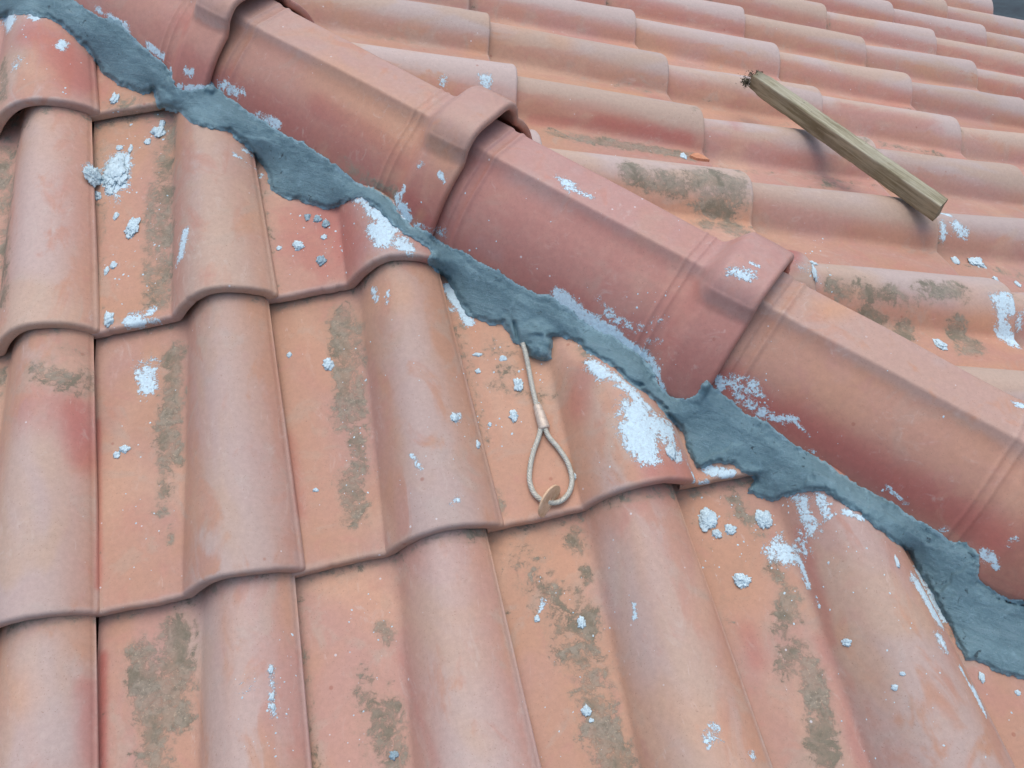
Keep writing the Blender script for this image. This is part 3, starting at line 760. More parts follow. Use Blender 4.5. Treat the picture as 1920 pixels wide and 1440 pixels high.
PALE = [(60, 240, 50, 560, 40, .8), (90, 820, 60, 1100, 60, .8), (60, 1240, 110, 1400, 50, 1.0), (90, 1220, 130, 1260, 20, .8), (400, 640, 460, 980, 60, .8), (380, 1000, 440, 1040, 24, .8), (390, 1170, 420, 1440, 50, .8), (820, 1120, 880, 1400, 60, .8),
 (740, 620, 860, 940, 60, .55), (760, 560, 800, 700, 40, .4), (420, 280, 440, 500, 50, .5), (1160, 1060, 1300, 1400, 60, .8), (1560, 1080, 1700, 1400, 80, .6), (970, 320, 1060, 370, 24, .7), (895, 455, 930, 480, 16, .5), (1560, 910, 1600, 960, 20, .4),
 (1150, 700, 1180, 850, 40, .3), (820, 195, 900, 205, 24, .6), (920, 165, 960, 175, 12, .9), (640, 60, 800, 150, 24, .4), (1400, 440, 1440, 500, 30, .6), (700, 10, 900, 30, 20, .5), (1540, 500, 1850, 530, 18, .8), (1400, 360, 1700, 400, 20, .5),
 (1080, 320, 1380, 340, 16, .8), (1760, 680, 1920, 700, 18, .7), (1000, 160, 1280, 200, 14, .5), (1780, 260, 1860, 290, 20, .4), (1330, 230, 1500, 260, 16, .6)]
ORANGE = [(880, 600, 980, 700, 40, .9), (980, 700, 1050, 900, 60, .7), (940, 1010, 1060, 1060, 50, .8), (1040, 1060, 1120, 1300, 40, .6), (1300, 940, 1400, 1100, 50, .7), (540, 600, 620, 700, 40, .6), (560, 720, 620, 1000, 40, .4), (700, 560, 760, 560, 30, .5),
 (620, 130, 760, 250, 40, .7), (810, 250, 840, 300, 20, .7), (940, 50, 1240, 100, 22, .8), (980, 140, 1200, 180, 12, .8), (620, 60, 900, 90, 16, .7), (1040, 70, 1060, 80, 16, .5), (1560, 580, 1850, 600, 24, .9), (1280, 400, 1400, 420, 20, .7), (1820, 560, 1870, 620, 30, .7), (780, 420, 790, 400, 8, .5),
 (10, 1230, 40, 1300, 30, .6), (200, 900, 240, 1100, 50, .4), (210, 260, 250, 600, 40, .4), (640, 1080, 700, 1140, 40, .4), (1230, 1330, 1400, 1420, 40, .5)]
def capsules(lst):
    out = []
    for (x0, y0, x1, y1, r, s) in lst:
        p0, _, d0 = hit(min(max(x0, 1), 1919), min(max(y0, 1), 1439)); p1, _, d1 = hit(min(max(x1, 1), 1919), min(max(y1, 1), 1439))
        if p0 is None or p1 is None: continue
        out.append((p0, p1, r * min(d0, d1) / FPX * 1.15, s))
    return out
CAPS = [capsules(l) for l in (LICHEN, LIME, RED, PALE, ORANGE)]
def paint(o, lich_band=0.0):
    me = o.data; n = len(me.vertices)
    co = np.empty(n * 3); me.vertices.foreach_get('co', co); co = co.reshape(-1, 3) + np.array(o.location)
    chan = []
    lo, hi = co.min(0) - .06, co.max(0) + .06
    for ci, caps_ in enumerate(CAPS):
        a = np.zeros(n)
        for p0, p1, r, s in caps_:
            m = (p0 + p1) / 2; ext = np.abs(p1 - p0) / 2 + r * 2
            if (m + ext < lo).any() or (m - ext > hi).any(): continue
            d = p1 - p0; L2 = max(d @ d, 1e-9)
            t = np.clip(((co - p0) @ d) / L2, 0, 1)
            dist = np.linalg.norm(co - p0 - t[:, None] * d, axis=1)
            soft = (.05, .15, .1, .1, .1)[ci]
            f = s * (1 - sstep(r * soft, r * (1.75 if ci < 2 else 1.8), dist))
            a = np.maximum(a, f)
        chan.append(a)
    return co, chan
def write_attr(o, chan, band):
    me = o.data
    if o.name.startswith('clay_tile'):
        n = len(me.vertices); lc = np.empty(n * 3); me.vertices.foreach_get('co', lc); lc = lc.reshape(-1, 3)
        if o['group'].endswith('near slope'): sl = -(lc[:, 1] * CA + lc[:, 2] * SA); xl = lc[:, 0]
        else: sl = lc[:, 0] * CA - lc[:, 2] * SA; xl = lc[:, 1]
        wear = sstep(-.009, -.003, sl) * 1.0 * .6
        rim = sstep(TW / 2 - .012, TW / 2 - .004, xl) * .55
        chan[3] = np.maximum(chan[3], np.maximum(wear, rim))
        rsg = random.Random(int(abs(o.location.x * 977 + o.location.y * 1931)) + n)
        grime_shade = (1 - sstep(0, rsg.uniform(.008, .02), sl + TG - .004)) * rsg.uniform(.3, .62)  # grime plus painted contact shade just below the lip of the tile above
        gut = (1 - sstep(0, .010, xl + TW / 2)) * rsg.uniform(.1, .42)  # same mix of grime and painted contact shade along the pan's left edge
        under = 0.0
        chan[0] = np.maximum(chan[0], np.maximum(grime_shade, np.maximum(gut, under)) * (1 - wear))
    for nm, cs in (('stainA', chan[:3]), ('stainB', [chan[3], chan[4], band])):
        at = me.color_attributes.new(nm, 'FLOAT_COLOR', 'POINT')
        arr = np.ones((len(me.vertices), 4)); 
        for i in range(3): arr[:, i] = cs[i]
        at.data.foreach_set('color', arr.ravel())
for (i, j), o in left_tiles.items():
    co, ch = paint(o)
    hloc = co @ np.array([0, -SA, CA])
    band = sstep(.030, .060, hloc)
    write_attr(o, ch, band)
for (k, j), o in right_tiles.items():
    co, ch = paint(o)
    hloc = co @ np.array([SA, 0, CA])
    band = sstep(.026, .052, hloc) * 1.3
    ch[3] = np.maximum(ch[3], sstep(.036, .054, hloc) * .7)
    # thin dirt line collecting in the pans of the far slope
    rs = np.random.RandomState(k * 31 + j + 500)
    yl = co[:, 1] - (RY - k * TW)
    dirt = (1 - sstep(.0, .018, np.abs(yl / TW - .27) * TW)) * .42 * rs.uniform(.2, 1.0)
    ch[0] = np.maximum(ch[0], dirt * (hloc < .02))
    side = sstep(.0, .02, hloc) * (1 - sstep(.035, .058, hloc)) * (yl / TW < .62)
    ch[2] = np.maximum(ch[2], side * rs.uniform(.1, .6) * .75)
    pan = (1 - sstep(.0, .012, hloc))
    ch[4] = np.maximum(ch[4], pan * rs.uniform(.0, .45))
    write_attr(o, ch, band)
for o in caps:
    co, ch = paint(o)
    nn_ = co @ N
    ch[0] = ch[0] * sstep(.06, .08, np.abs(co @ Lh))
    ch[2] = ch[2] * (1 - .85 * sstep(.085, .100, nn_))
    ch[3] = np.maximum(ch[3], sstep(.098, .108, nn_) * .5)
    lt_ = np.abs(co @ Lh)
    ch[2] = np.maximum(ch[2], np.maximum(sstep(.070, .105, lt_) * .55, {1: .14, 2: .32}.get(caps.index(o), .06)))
    write_attr(o, ch, np.zeros(len(co)) + .04)

# ---------------------------------------------------------------- mortar bed
UP = [(-90, -50), (100, -50), (143, 0), (160, 13), (187, 27), (230, 40), (245, 63), (277, 90), (310, 117), (323, 133), (330, 160), (353, 167), (380, 160), (397, 150), (410, 163), (443, 190), (483, 217), (533, 247), (583, 273), (617, 297), (640, 315),
 (673, 341), (707, 353), (735, 372), (752, 400), (773, 420), (803, 432), (827, 453), (857, 463), (887, 480), (933, 503), (967, 528), (1007, 547), (1033, 552), (1073, 580), (1107, 610), (1160, 632), (1200, 662), (1223, 685), (1237, 720), (1257, 740), (1280, 745),
 (1300, 740), (1314, 722), (1323, 709), (1347, 727), (1377, 753), (1407, 777), (1437, 785), (1467, 813), (1507, 840), (1547, 863), (1580, 887), (1613, 907), (1650, 927), (1680, 943), (1703, 960), (1747, 987), (1780, 1010), (1813, 1015), (1837, 1037), (1840, 1087), (1863, 1103), (1890, 1120), (1920, 1123), (2000, 1150)]
LO = [(2000, 1290), (1920, 1277), (1897, 1272), (1860, 1260), (1840, 1247), (1810, 1240), (1793, 1207), (1777, 1173), (1757, 1137), (1740, 1103), (1713, 1063), (1703, 1040), (1673, 1017), (1640, 993), (1607, 960), (1597, 957), (1563, 937), (1547, 923), (1513, 923), (1480, 933), (1447, 942), (1420, 937), (1397, 920), (1403, 911), (1413, 898), (1390, 890), (1377, 877), (1347, 870), (1317, 883), (1303, 880), (1293, 860), (1283, 830),
 (1280, 817), (1257, 790), (1233, 763), (1207, 737), (1167, 710), (1153, 693), (1123, 677), (1097, 663), (1080, 643), (1053, 635), (1035, 633), (1038, 653), (1037, 673), (1023, 680), (993, 673), (983, 653), (960, 647), (950, 627), (940, 610), (923, 613), (893, 603), (873, 590), (860, 567), (847, 543), (830, 520), (817, 512), (803, 500), (800, 490),
 (807, 473), (783, 457), (757, 440), (730, 420), (713, 400), (690, 383), (677, 370), (660, 377), (640, 390), (620, 397), (583, 387), (550, 377), (520, 370), (503, 353), (497, 327), (480, 300), (460, 277), (427, 250), (383, 243), (353, 230), (340, 213), (317, 210), (293, 203), (290, 190), (287, 173), (267, 182), (240, 170), (213, 157), (193, 143), (177, 120), (160, 93), (133, 70), (110, 50), (90, 37), (57, 30), (20, 30), (-10, 40), (-90, 40)]
def mortar_bed():
    poly = np.array(UP + LO, float)
    st = 2.5
    xs = np.arange(-40, 1960, st); ys = np.arange(-30, 1330, st)
    XX, YY = np.meshgrid(xs, ys)
    # ragged outline: jitter the sampling point with noise
    rs = np.random.RandomState(3)
    def vnoise(X, Y, sc, seed):
        r = np.random.RandomState(seed); n = 512; g = r.rand(n, n)
        x = X / sc + 100; y = Y / sc + 100
        xi = np.floor(x).astype(int) % n; yi = np.floor(y).astype(int) % n
        fx = x - np.floor(x); fy = y - np.floor(y); fx = fx * fx * (3 - 2 * fx); fy = fy * fy * (3 - 2 * fy)
        x1, y1 = (xi + 1) % n, (yi + 1) % n
        return (g[yi, xi] * (1 - fx) + g[yi, x1] * fx) * (1 - fy) + (g[y1, xi] * (1 - fx) + g[y1, x1] * fx) * fy - .5
    JX = XX + vnoise(XX, YY, 9, 1) * 6 + vnoise(XX, YY, 4, 2) * 2.5
    JY = YY + vnoise(XX, YY, 9, 3) * 6 + vnoise(XX, YY, 4, 4) * 2.5
    # signed distance to the outline
    inside = np.zeros(XX.shape, bool); dist = np.full(XX.shape, 1e9)
    n = len(poly)
    for a in range(n):
        p, q = poly[a], poly[(a + 1) % n]
        c = ((p[1] > JY) != (q[1] > JY))
        with np.errstate(divide='ignore', invalid='ignore'):
            xx = (q[0] - p[0]) * (JY - p[1]) / (q[1] - p[1]) + p[0]
        inside ^= c & (JX < xx)
        bx0, bx1 = min(p[0], q[0]) - 60, max(p[0], q[0]) + 60; by0, by1 = min(p[1], q[1]) - 60, max(p[1], q[1]) + 60
        i0, i1 = np.searchsorted(xs, [bx0, bx1]); j0, j1 = np.searchsorted(ys, [by0, by1])
        d = q - p; L2 = max(d @ d, 1e-9)
        sx, sy = JX[j0:j1, i0:i1], JY[j0:j1, i0:i1]
        t = np.clip(((sx - p[0]) * d[0] + (sy - p[1]) * d[1]) / L2, 0, 1)
        dd = np.hypot(sx - p[0] - t * d[0], sy - p[1] - t * d[1])
        dist[j0:j1, i0:i1] = np.minimum(dist[j0:j1, i0:i1], dd)
    distU = np.full(XX.shape, 1e9)
    for a in range(len(UP) - 1):
        p, q = poly[a], poly[a + 1]
        bx0, bx1 = min(p[0], q[0]) - 60, max(p[0], q[0]) + 60; by0, by1 = min(p[1], q[1]) - 60, max(p[1], q[1]) + 60
        i0, i1 = np.searchsorted(xs, [bx0, bx1]); j0, j1 = np.searchsorted(ys, [by0, by1])
        d = q - p; L2 = max(d @ d, 1e-9)
        sx, sy = JX[j0:j1, i0:i1], JY[j0:j1, i0:i1]
        t = np.clip(((sx - p[0]) * d[0] + (sy - p[1]) * d[1]) / L2, 0, 1)
        distU[j0:j1, i0:i1] = np.minimum(distU[j0:j1, i0:i1], np.hypot(sx - p[0] - t * d[0], sy - p[1] - t * d[1]))
    upf = .25 + .75 * sstep(4, 34, distU)
    grow = inside.copy()
    ys_i, xs_i = np.nonzero(grow)
    Dp = np.full(XX.shape, np.nan)
    dirs = np.zeros(XX.shape + (3,))
    for a, b in zip(ys_i, xs_i):
        v = RM @ np.array([(XX[a, b] - 960) / FPX, (720 - YY[a, b]) / FPX, -1.0]); v /= np.linalg.norm(v)
        dirs[a, b] = v
        loc, nor, idx, dd = BVH.ray_cast(camv, Vector(v))
        l2_, n2_, i2_, d2_ = BVHD.ray_cast(camv, Vector(v))
        if loc is None or (d2_ is not None and d2_ < dd): loc, dd = l2_, d2_
        if loc is not None: Dp[a, b] = dd
    # clamp wild holes (rays that slipped between tiles)
    ok = grow & ~np.isnan(Dp)
    fill = np.where(ok, Dp, 0.0); w = ok.astype(float)
    def blur(A, r):
        k = np.ones(2 * r + 1)
        for ax in (0, 1):
            A = np.apply_along_axis(lambda m: np.convolve(m, k, 'same'), ax, A)
        return A
    def sm(A, W, r):
        for _ in range(2):
            W2 = blur(W, r); A2 = blur(A * W, r); A = np.where(W2 > 0, A2 / np.maximum(W2, 1e-9), 0); W = (W2 > 0).astype(float) * (W > 0)
        return A
    S = sm(fill, w, 9)
    base = np.where(ok, np.minimum(fill, S + .03), S)
    Sb = sm(base, grow.astype(float), 14)
    base = np.minimum(base, Sb + .012)
    S2 = np.where(base < S, base, S)
    S2 = sm(S2, grow.astype(float), 3)
    border = grow & ~(np.roll(grow, 1, 0) & np.roll(grow, -1, 0) & np.roll(grow, 1, 1) & np.roll(grow, -1, 1))
    inner = grow & ~border
    U_ = np.where(grow, base, 0.0)
    for _ in range(900):
        U_ = np.where(inner, .25 * (np.roll(U_, 1, 0) + np.roll(U_, -1, 0) + np.roll(U_, 1, 1) + np.roll(U_, -1, 1)), U_)
    S2 = np.minimum(U_, base)
    S2 = sm(S2, grow.astype(float), 4)
    S2 = np.minimum(S2, base + .002)
    edge = sstep(0, 13, dist)
    surf = S2
    surf = base * (1 - edge) + np.minimum(base - .0015, S2) * edge
    lump = vnoise(XX, YY, 46, 5) * .0050 + vnoise(XX, YY, 20, 6) * .0030 + vnoise(XX, YY, 9, 7) * .0016 + vnoise(XX, YY, 5, 8) * .0011
    th = (.0050 * edge + .0028 * sstep(0, 40, dist)) + lump * sstep(2, 14, dist) * .45
    th *= upf
    # overlapping trowel passes: a few stepped fronts
    for (cx, cy, R, amp, ang) in ((960, 590, 60, .0035, 20), (1330, 860, 80, .004, 60), (1500, 950, 90, .003, 20), (480, 260, 60, .003, 80), (300, 170, 40, .004, 40), (690, 360, 50, .003, 70), (1780, 1090, 90, .0035, 50), (1170, 690, 50, .003, 40), (1640, 930, 60, .0025, 30)):
        dx, dy = math.cos(math.radians(ang)), math.sin(math.radians(ang))
        u = (XX - cx) * dx + (YY - cy) * dy + vnoise(XX, YY, 14, 20 + cx % 7) * 18
        th += amp * sstep(-2, 2, u) * (1 - sstep(5, R, u)) * (1 - sstep(R * .5, R, np.hypot(XX - cx, YY - cy))) * edge
    # clump around the cable, with a slit
    cl = (1 - sstep(18, 42, np.hypot(XX - 1010, (YY - 640) * .9)))
    th += cl * .010 * sstep(0, 9, dist) * (1 + vnoise(XX, YY, 7, 9) * .6)
    sl = np.exp(-(((XX - 966) - (YY - 615) * .25) / 3.2) ** 2) * sstep(598, 606, YY) * (1 - sstep(632, 642, YY))
    th -= sl * .009
    # hooked crumbs on the joint ends
    for (cx, cy, R, a) in ((1322, 722, 13, .006), (396, 165, 13, .006), (816, 480, 12, .005), (655, 375, 16, .004), (312, 190, 18, .005), (1160, 690, 12, .004), (1830, 1035, 16, .004), (1405, 915, 12, .004)):
        th += a * (1 - sstep(R * .3, R, np.hypot(XX - cx, YY - cy))) * sstep(0, 6, dist)
    border = grow & ~(np.roll(grow, 1, 0) & np.roll(grow, -1, 0) & np.roll(grow, 1, 1) & np.roll(grow, -1, 1))
    th = np.where(border, -.0025, np.maximum(th, .0012))
    Df = np.where(border, base, surf) - th
    idx = -np.ones(XX.shape, int)
    V, dry = [], []
    for a, b in zip(ys_i, xs_i):
        idx[a, b] = len(V); V.append(CAM + dirs[a, b] * Df[a, b])
        dry.append(1 - min(dist[a, b] / 12, 1))
    F = []
    H_, W_ = XX.shape
    for a, b in zip(ys_i, xs_i):
        if a + 1 < H_ and b + 1 < W_:
            q = (idx[a, b], idx[a + 1, b], idx[a + 1, b + 1], idx[a, b + 1])
            if min(q) >= 0:
                dd = (Df[a, b], Df[a + 1, b], Df[a + 1, b + 1], Df[a, b + 1])
                F.append(q)
    org = CAM + ray(960, 560) * 1.0
    o = make_obj('mortar_bed', V, F, M_MORTAR, origin=org)
    at = o.data.attributes.new('dry', 'FLOAT', 'POINT'); at.data.foreach_set('value', np.array(dry))
    # give the layer a real underside
    me = o.data
    bm = bmesh.new(); bm.from_mesh(me)
    bmesh.ops.recalc_face_normals(bm, faces=bm.faces)
    loose = [v for v in bm.verts if not v.link_faces]
    bmesh.ops.delete(bm, geom=loose, context='VERTS')
    bm.to_mesh(me); bm.free()
    tag(o, 'long ragged band of wet blue-grey cement mortar sealing the hip caps to the near slope', 'mortar')
    return o
mortar = mortar_bed()
BVH2 = build_bvh(solids + [mortar])

# ---------------------------------------------------------------- crumbs of mortar
def hit2(x, y):
    d = Vector(ray(x, y))
    loc, nor, idx, dist = BVH2.ray_cast(camv, d)
    if loc is None: loc, nor, idx, dist = BVHD.ray_cast(camv, d)
    if nor.dot(d) > 0: nor = -nor
    return np.array(loc), np.array(nor), dist
def crumb(x, y, rx, ry, label, seed, grey=False, group=None):
    p, n, d = hit2(x, y)
    rx *= .9; ry *= .9
    bm = bmesh.new()
    rs = random.Random(seed)
    r = d / FPX
    nb = 1 if max(rx, ry) < 5 else (3 if max(rx, ry) < 11 else 7)
    # one continuous lumpy body: union look by metaball-like displacement of a sphere
    sub = 4 if max(rx, ry) > 7 else 3
    bmesh.ops.create_icosphere(bm, subdivisions=sub + (1 if max(rx, ry) > 12 else 0), radius=1.0)
    offv = Vector((rs.uniform(-50, 50), rs.uniform(-50, 50), rs.uniform(-50, 50)))
    for v in bm.verts:
        c = v.co.copy()
        a = 1 + .50 * noise.noise(c * 1.3 + offv) + .30 * noise.noise(c * 2.6 + offv) + .30 * noise.noise(c * 6 + offv) + .14 * noise.noise(c * 13 + offv)
        v.co = c * a
        v.co.z = max(v.co.z, -.35)
    ax = Vector(RM[:, 0]); nn = Vector(n)
    X = (ax - nn * ax.dot(nn)).normalized(); Y = nn.cross(X)
    hz = min(rx, ry) * r * .5
    hz = min(hz, .0036)
    M = Matrix((X, Y, nn)).transposed()
    # foreshortening: the y radius is measured in the picture
    fy = max(.45, abs(nn.dot(Vector(ray(x, y)))))
    V = [np.array(M @ Vector((v.co.x * rx * r, v.co.y * ry * r / fy, v.co.z * hz))) for v in bm.verts]
    F = [tuple(v.index for v in f.verts) for f in bm.faces]
    bm.free()
    o = make_obj('mortar_crumb', np.array(V) + p + n * hz * .1, F, M_CRUMBG if grey else M_CRUMB, origin=p)
    tag(o, label, 'crumb', group or 'dried mortar crumbs on the tiles')
CR = [
 (217, 322, 21, 25, 'largest pale lumpy mortar splat in the pan right of the upper left barrel', 0),
 (175, 330, 15, 11, 'pale round mortar lump on the barrel rim touching the largest splat', 0),
 (297, 247, 11, 9, 'pale crumb cluster just under the mortar at the top of a dirty pan', 0),
 (304, 232, 6, 6, 'small bead above the pale crumb cluster under the mortar', 0),
 (277, 266, 6, 5, 'small crumb lower left of the cluster beneath the mortar', 0),
 (224, 277, 6, 4, 'flat small crumb above the largest splat', 0),
 (245, 279, 4, 7, 'slim upright crumb above and right of the largest splat', 0),
 (215, 185, 7, 8, 'pale crumb on the small dirty tile sliver at upper left', 0),
 (182, 367, 8, 6, 'small lump on the barrel rim below the pale round lump', 0),
 (208, 360, 6, 5, 'crumb just below the largest splat', 0),
 (218, 405, 5, 6, 'single crumb midway down the lichen pan at upper left', 0),
 (248, 427, 12, 15, 'pale knobbly splat in the middle of the upper left lichen pan', 0),
 (213, 498, 6, 6, 'grey crumb near the barrel rim low in the upper left pan', 0),
 (200, 508, 5, 6, 'crumb against the barrel rim low in the upper left pan', 0),
 (205, 599, 10, 11, 'knobbly crumb by the rim just above the front edge of the upper left pan', 0),
 (233, 842, 10, 6, 'elongated pale crumb in the left pan halfway down, upper of two', 0),
 (219, 853, 7, 6, 'rounder pale crumb in the left pan halfway down, lower of two', 0),
 (577, 407, 6, 6, 'leftmost of three grey crumbs under the mortar on the short red tile', 1),
 (596, 411, 8, 6, 'middle of three grey crumbs under the mortar on the short red tile', 1),
 (611, 420, 8, 7, 'rightmost of three grey crumbs under the mortar on the short red tile', 1),
 (608, 445, 6, 5, 'small crumb below the three grey ones on the short red tile', 0),
 (560, 461, 11, 8, 'biggest pale crumb in the pan of the short red tile', 0),
 (524, 465, 5, 4, 'little crumb beside the barrel edge on the short red tile', 0),
 (602, 489, 9, 9, 'dark grey round crumb low on the short red tile', 1),
 (615, 683, 10, 11, 'pale angular crumb at the left side of the centre lichen strip', 0),
 (542, 665, 5, 5, 'blue-grey bead beside the long barrel left of centre', 0),
 (592, 919, 6, 4, 'lone crumb low in the pan left of centre', 0),
 (896, 665, 9, 4, 'flat crumb high in the pan left of the cable', 0),
 (943, 672, 7, 5, 'oval crumb just left of the cable top', 0),
 (896, 696, 6, 5, 'second small crumb by the barrel edge left of the cable', 0),
 (972, 721, 9, 13, 'tall knobbly crumb nearest the cable', 0),
 (963, 780, 9, 11, 'knobbly crumb left of the cable ferrule', 0),
 (918, 796, 4, 4, 'tiny round crumb left of the crumb by the ferrule', 0),
 (896, 833, 6, 5, 'small crumb left of the cable loop', 0),
 (1078, 894, 4, 5, 'tiny white crumb just right of the cable loop', 0),
 (1258, 848, 12, 9, 'pale crumb at the lower end of the big white residue', 0),
 (1326, 974, 16, 19, 'biggest pale crumb cluster under the mortar, lower right pan', 0),
 (1344, 1001, 9, 8, 'lobe of pale mortar directly below the biggest lower right cluster', 0),
 (1369, 993, 11, 9, 'smooth oval crumb between the two lower right clusters', 0),
 (1433, 975, 13, 16, 'pale crumb cluster right of the smooth oval one', 0),
 (1421, 971, 6, 6, 'round knob attached left of the second lower right cluster', 0),
 (1391, 1089, 17, 12, 'long speckled crumb lying alone in the lower right pan', 0),
 (1588, 1205, 9, 6, 'flat crumb on the lower right barrel', 0),
 (1677, 1289, 6, 5, 'small crumb low on the lower right barrel', 0),
 (1692, 1263, 5, 4, 'tiny crumb just above another low on the lower right barrel', 0),
 (1681, 1052, 5, 7, 'little chip near the mortar on the lower right barrel', 0),
 (1841, 1271, 5, 8, 'crumb under the mortar edge at the far lower right', 0),
 (1908, 1299, 5, 4, 'tiny crumb in the reddish pan at lower right corner', 0),
 (1007, 1160, 6, 7, 'round crumb at the end of a scratch, upper left of the long lichen trail', 0),
 (1090, 1168, 8, 11, 'speckled oval crumb beside the long lichen trail', 0),
 (1099, 1333, 9, 9, 'round pale crumb on the lower part of the long lichen trail', 0),
 (1108, 1351, 5, 4, 'tiny crumb just under the round one on the long lichen trail', 0),
 (508, 1255, 5, 7, 'upper bead of a dotted drip line on the bottom barrel', 0),
 (510, 1306, 5, 7, 'middle bead of the dotted drip line on the bottom barrel', 0),
 (512, 1325, 4, 6, 'lowest bead of the dotted drip line on the bottom barrel', 0),
 (738, 1416, 8, 8, 'grey speckled crumb at the bottom edge, foot of the mauve barrel', 1),
 (852, 783, 8, 7, 'pale dab on the long barrel left of the cable', 0),
 (1282, 293, 7, 5, 'blue-white crumb by the orange tile chip on the far slope', 0),
 (1830, 491, 15, 8, 'blue-white crumb on the far slope right of the batten', 0),
 (1790, 488, 7, 6, 'smaller crumb left of the blue-white one on the far slope', 0),
 (1762, 646, 11, 7, 'pale crumb in the dark lichen pan beside the lowest hip cap', 0),
 (1867, 524, 5, 4, 'tiny crumb below the blue-white one on the far slope', 0),
 (1908, 533, 6, 4, 'flat crumb at the right edge of the far slope', 0),
 (1525, 494, 7, 6, 'upper of two drops right of the hip cap collar', 0),
 (1527, 514, 6, 8, 'lower of two drops right of the hip cap collar', 0),
]
for n_, (x, y, rx, ry, lab, g) in enumerate(CR):
    crumb(x, y, rx, ry, lab, 40 + n_, bool(g))
# fine spatter, too many to count
def spatter():
    rs = random.Random(77)
    V, F = [], []
    zones = [(210, 200, 110, 380, 60), (540, 390, 110, 130, 34), (640, 600, 60, 380, 26), (890, 620, 140, 240, 40), (1120, 640, 160, 240, 40), (1300, 930, 180, 150, 60), (1000, 1000, 180, 420, 26), (640, 1100, 110, 320, 26),
             (440, 1180, 130, 240, 34), (1060, 540, 200, 170, 60), (1340, 700, 120, 110, 40), (1460, 920, 260, 260, 50), (1500, 440, 60, 110, 20), (700, 540, 220, 420, 30), (220, 640, 110, 500, 22), (1560, 1200, 340, 230, 26), (20, 40, 160, 140, 14), (860, 280, 460, 260, 14), (1400, 600, 400, 360, 14), (660, 360, 130, 110, 30)]
    for (x0, y0, w, h, n) in zones:
        for _ in range(n):
            x, y = x0 + rs.random() * w, y0 + rs.random() * h
            if not (2 < x < 1918 and 2 < y < 1438): continue
            p, nn, d = hit2(x, y)
            q, _n, d0 = hit(x, y)
            if d0 is None or d0 - d > .0005: continue
            r = rs.choice((.9, 1.1, 1.4, 2.0)) * d / FPX * rs.uniform(.8, 1.2)
            n3 = Vector(nn); X = n3.orthogonal().normalized(); Y = n3.cross(X)
            b = len(V); m = 6; a0 = rs.random() * 6
            el = rs.uniform(.6, 1.5)
            for k in range(m):
                a = a0 + k * 2 * math.pi / m; rr_ = r * rs.uniform(.7, 1.25)
                V.append(tuple(Vector(p) + X * math.cos(a) * rr_ * el + Y * math.sin(a) * rr_ - n3 * .0001))
            V.append(tuple(Vector(p) + n3 * min(r * .7, .0012)))
            F += [(b + k, b + (k + 1) % m, b + m) for k in range(m)]
    o = make_obj('mortar_spatter', V, F, M_CRUMB)
    tag(o, 'fine pale mortar spatter scattered over the tiles beside the mortar band', 'spatter', kind='stuff')
spatter()

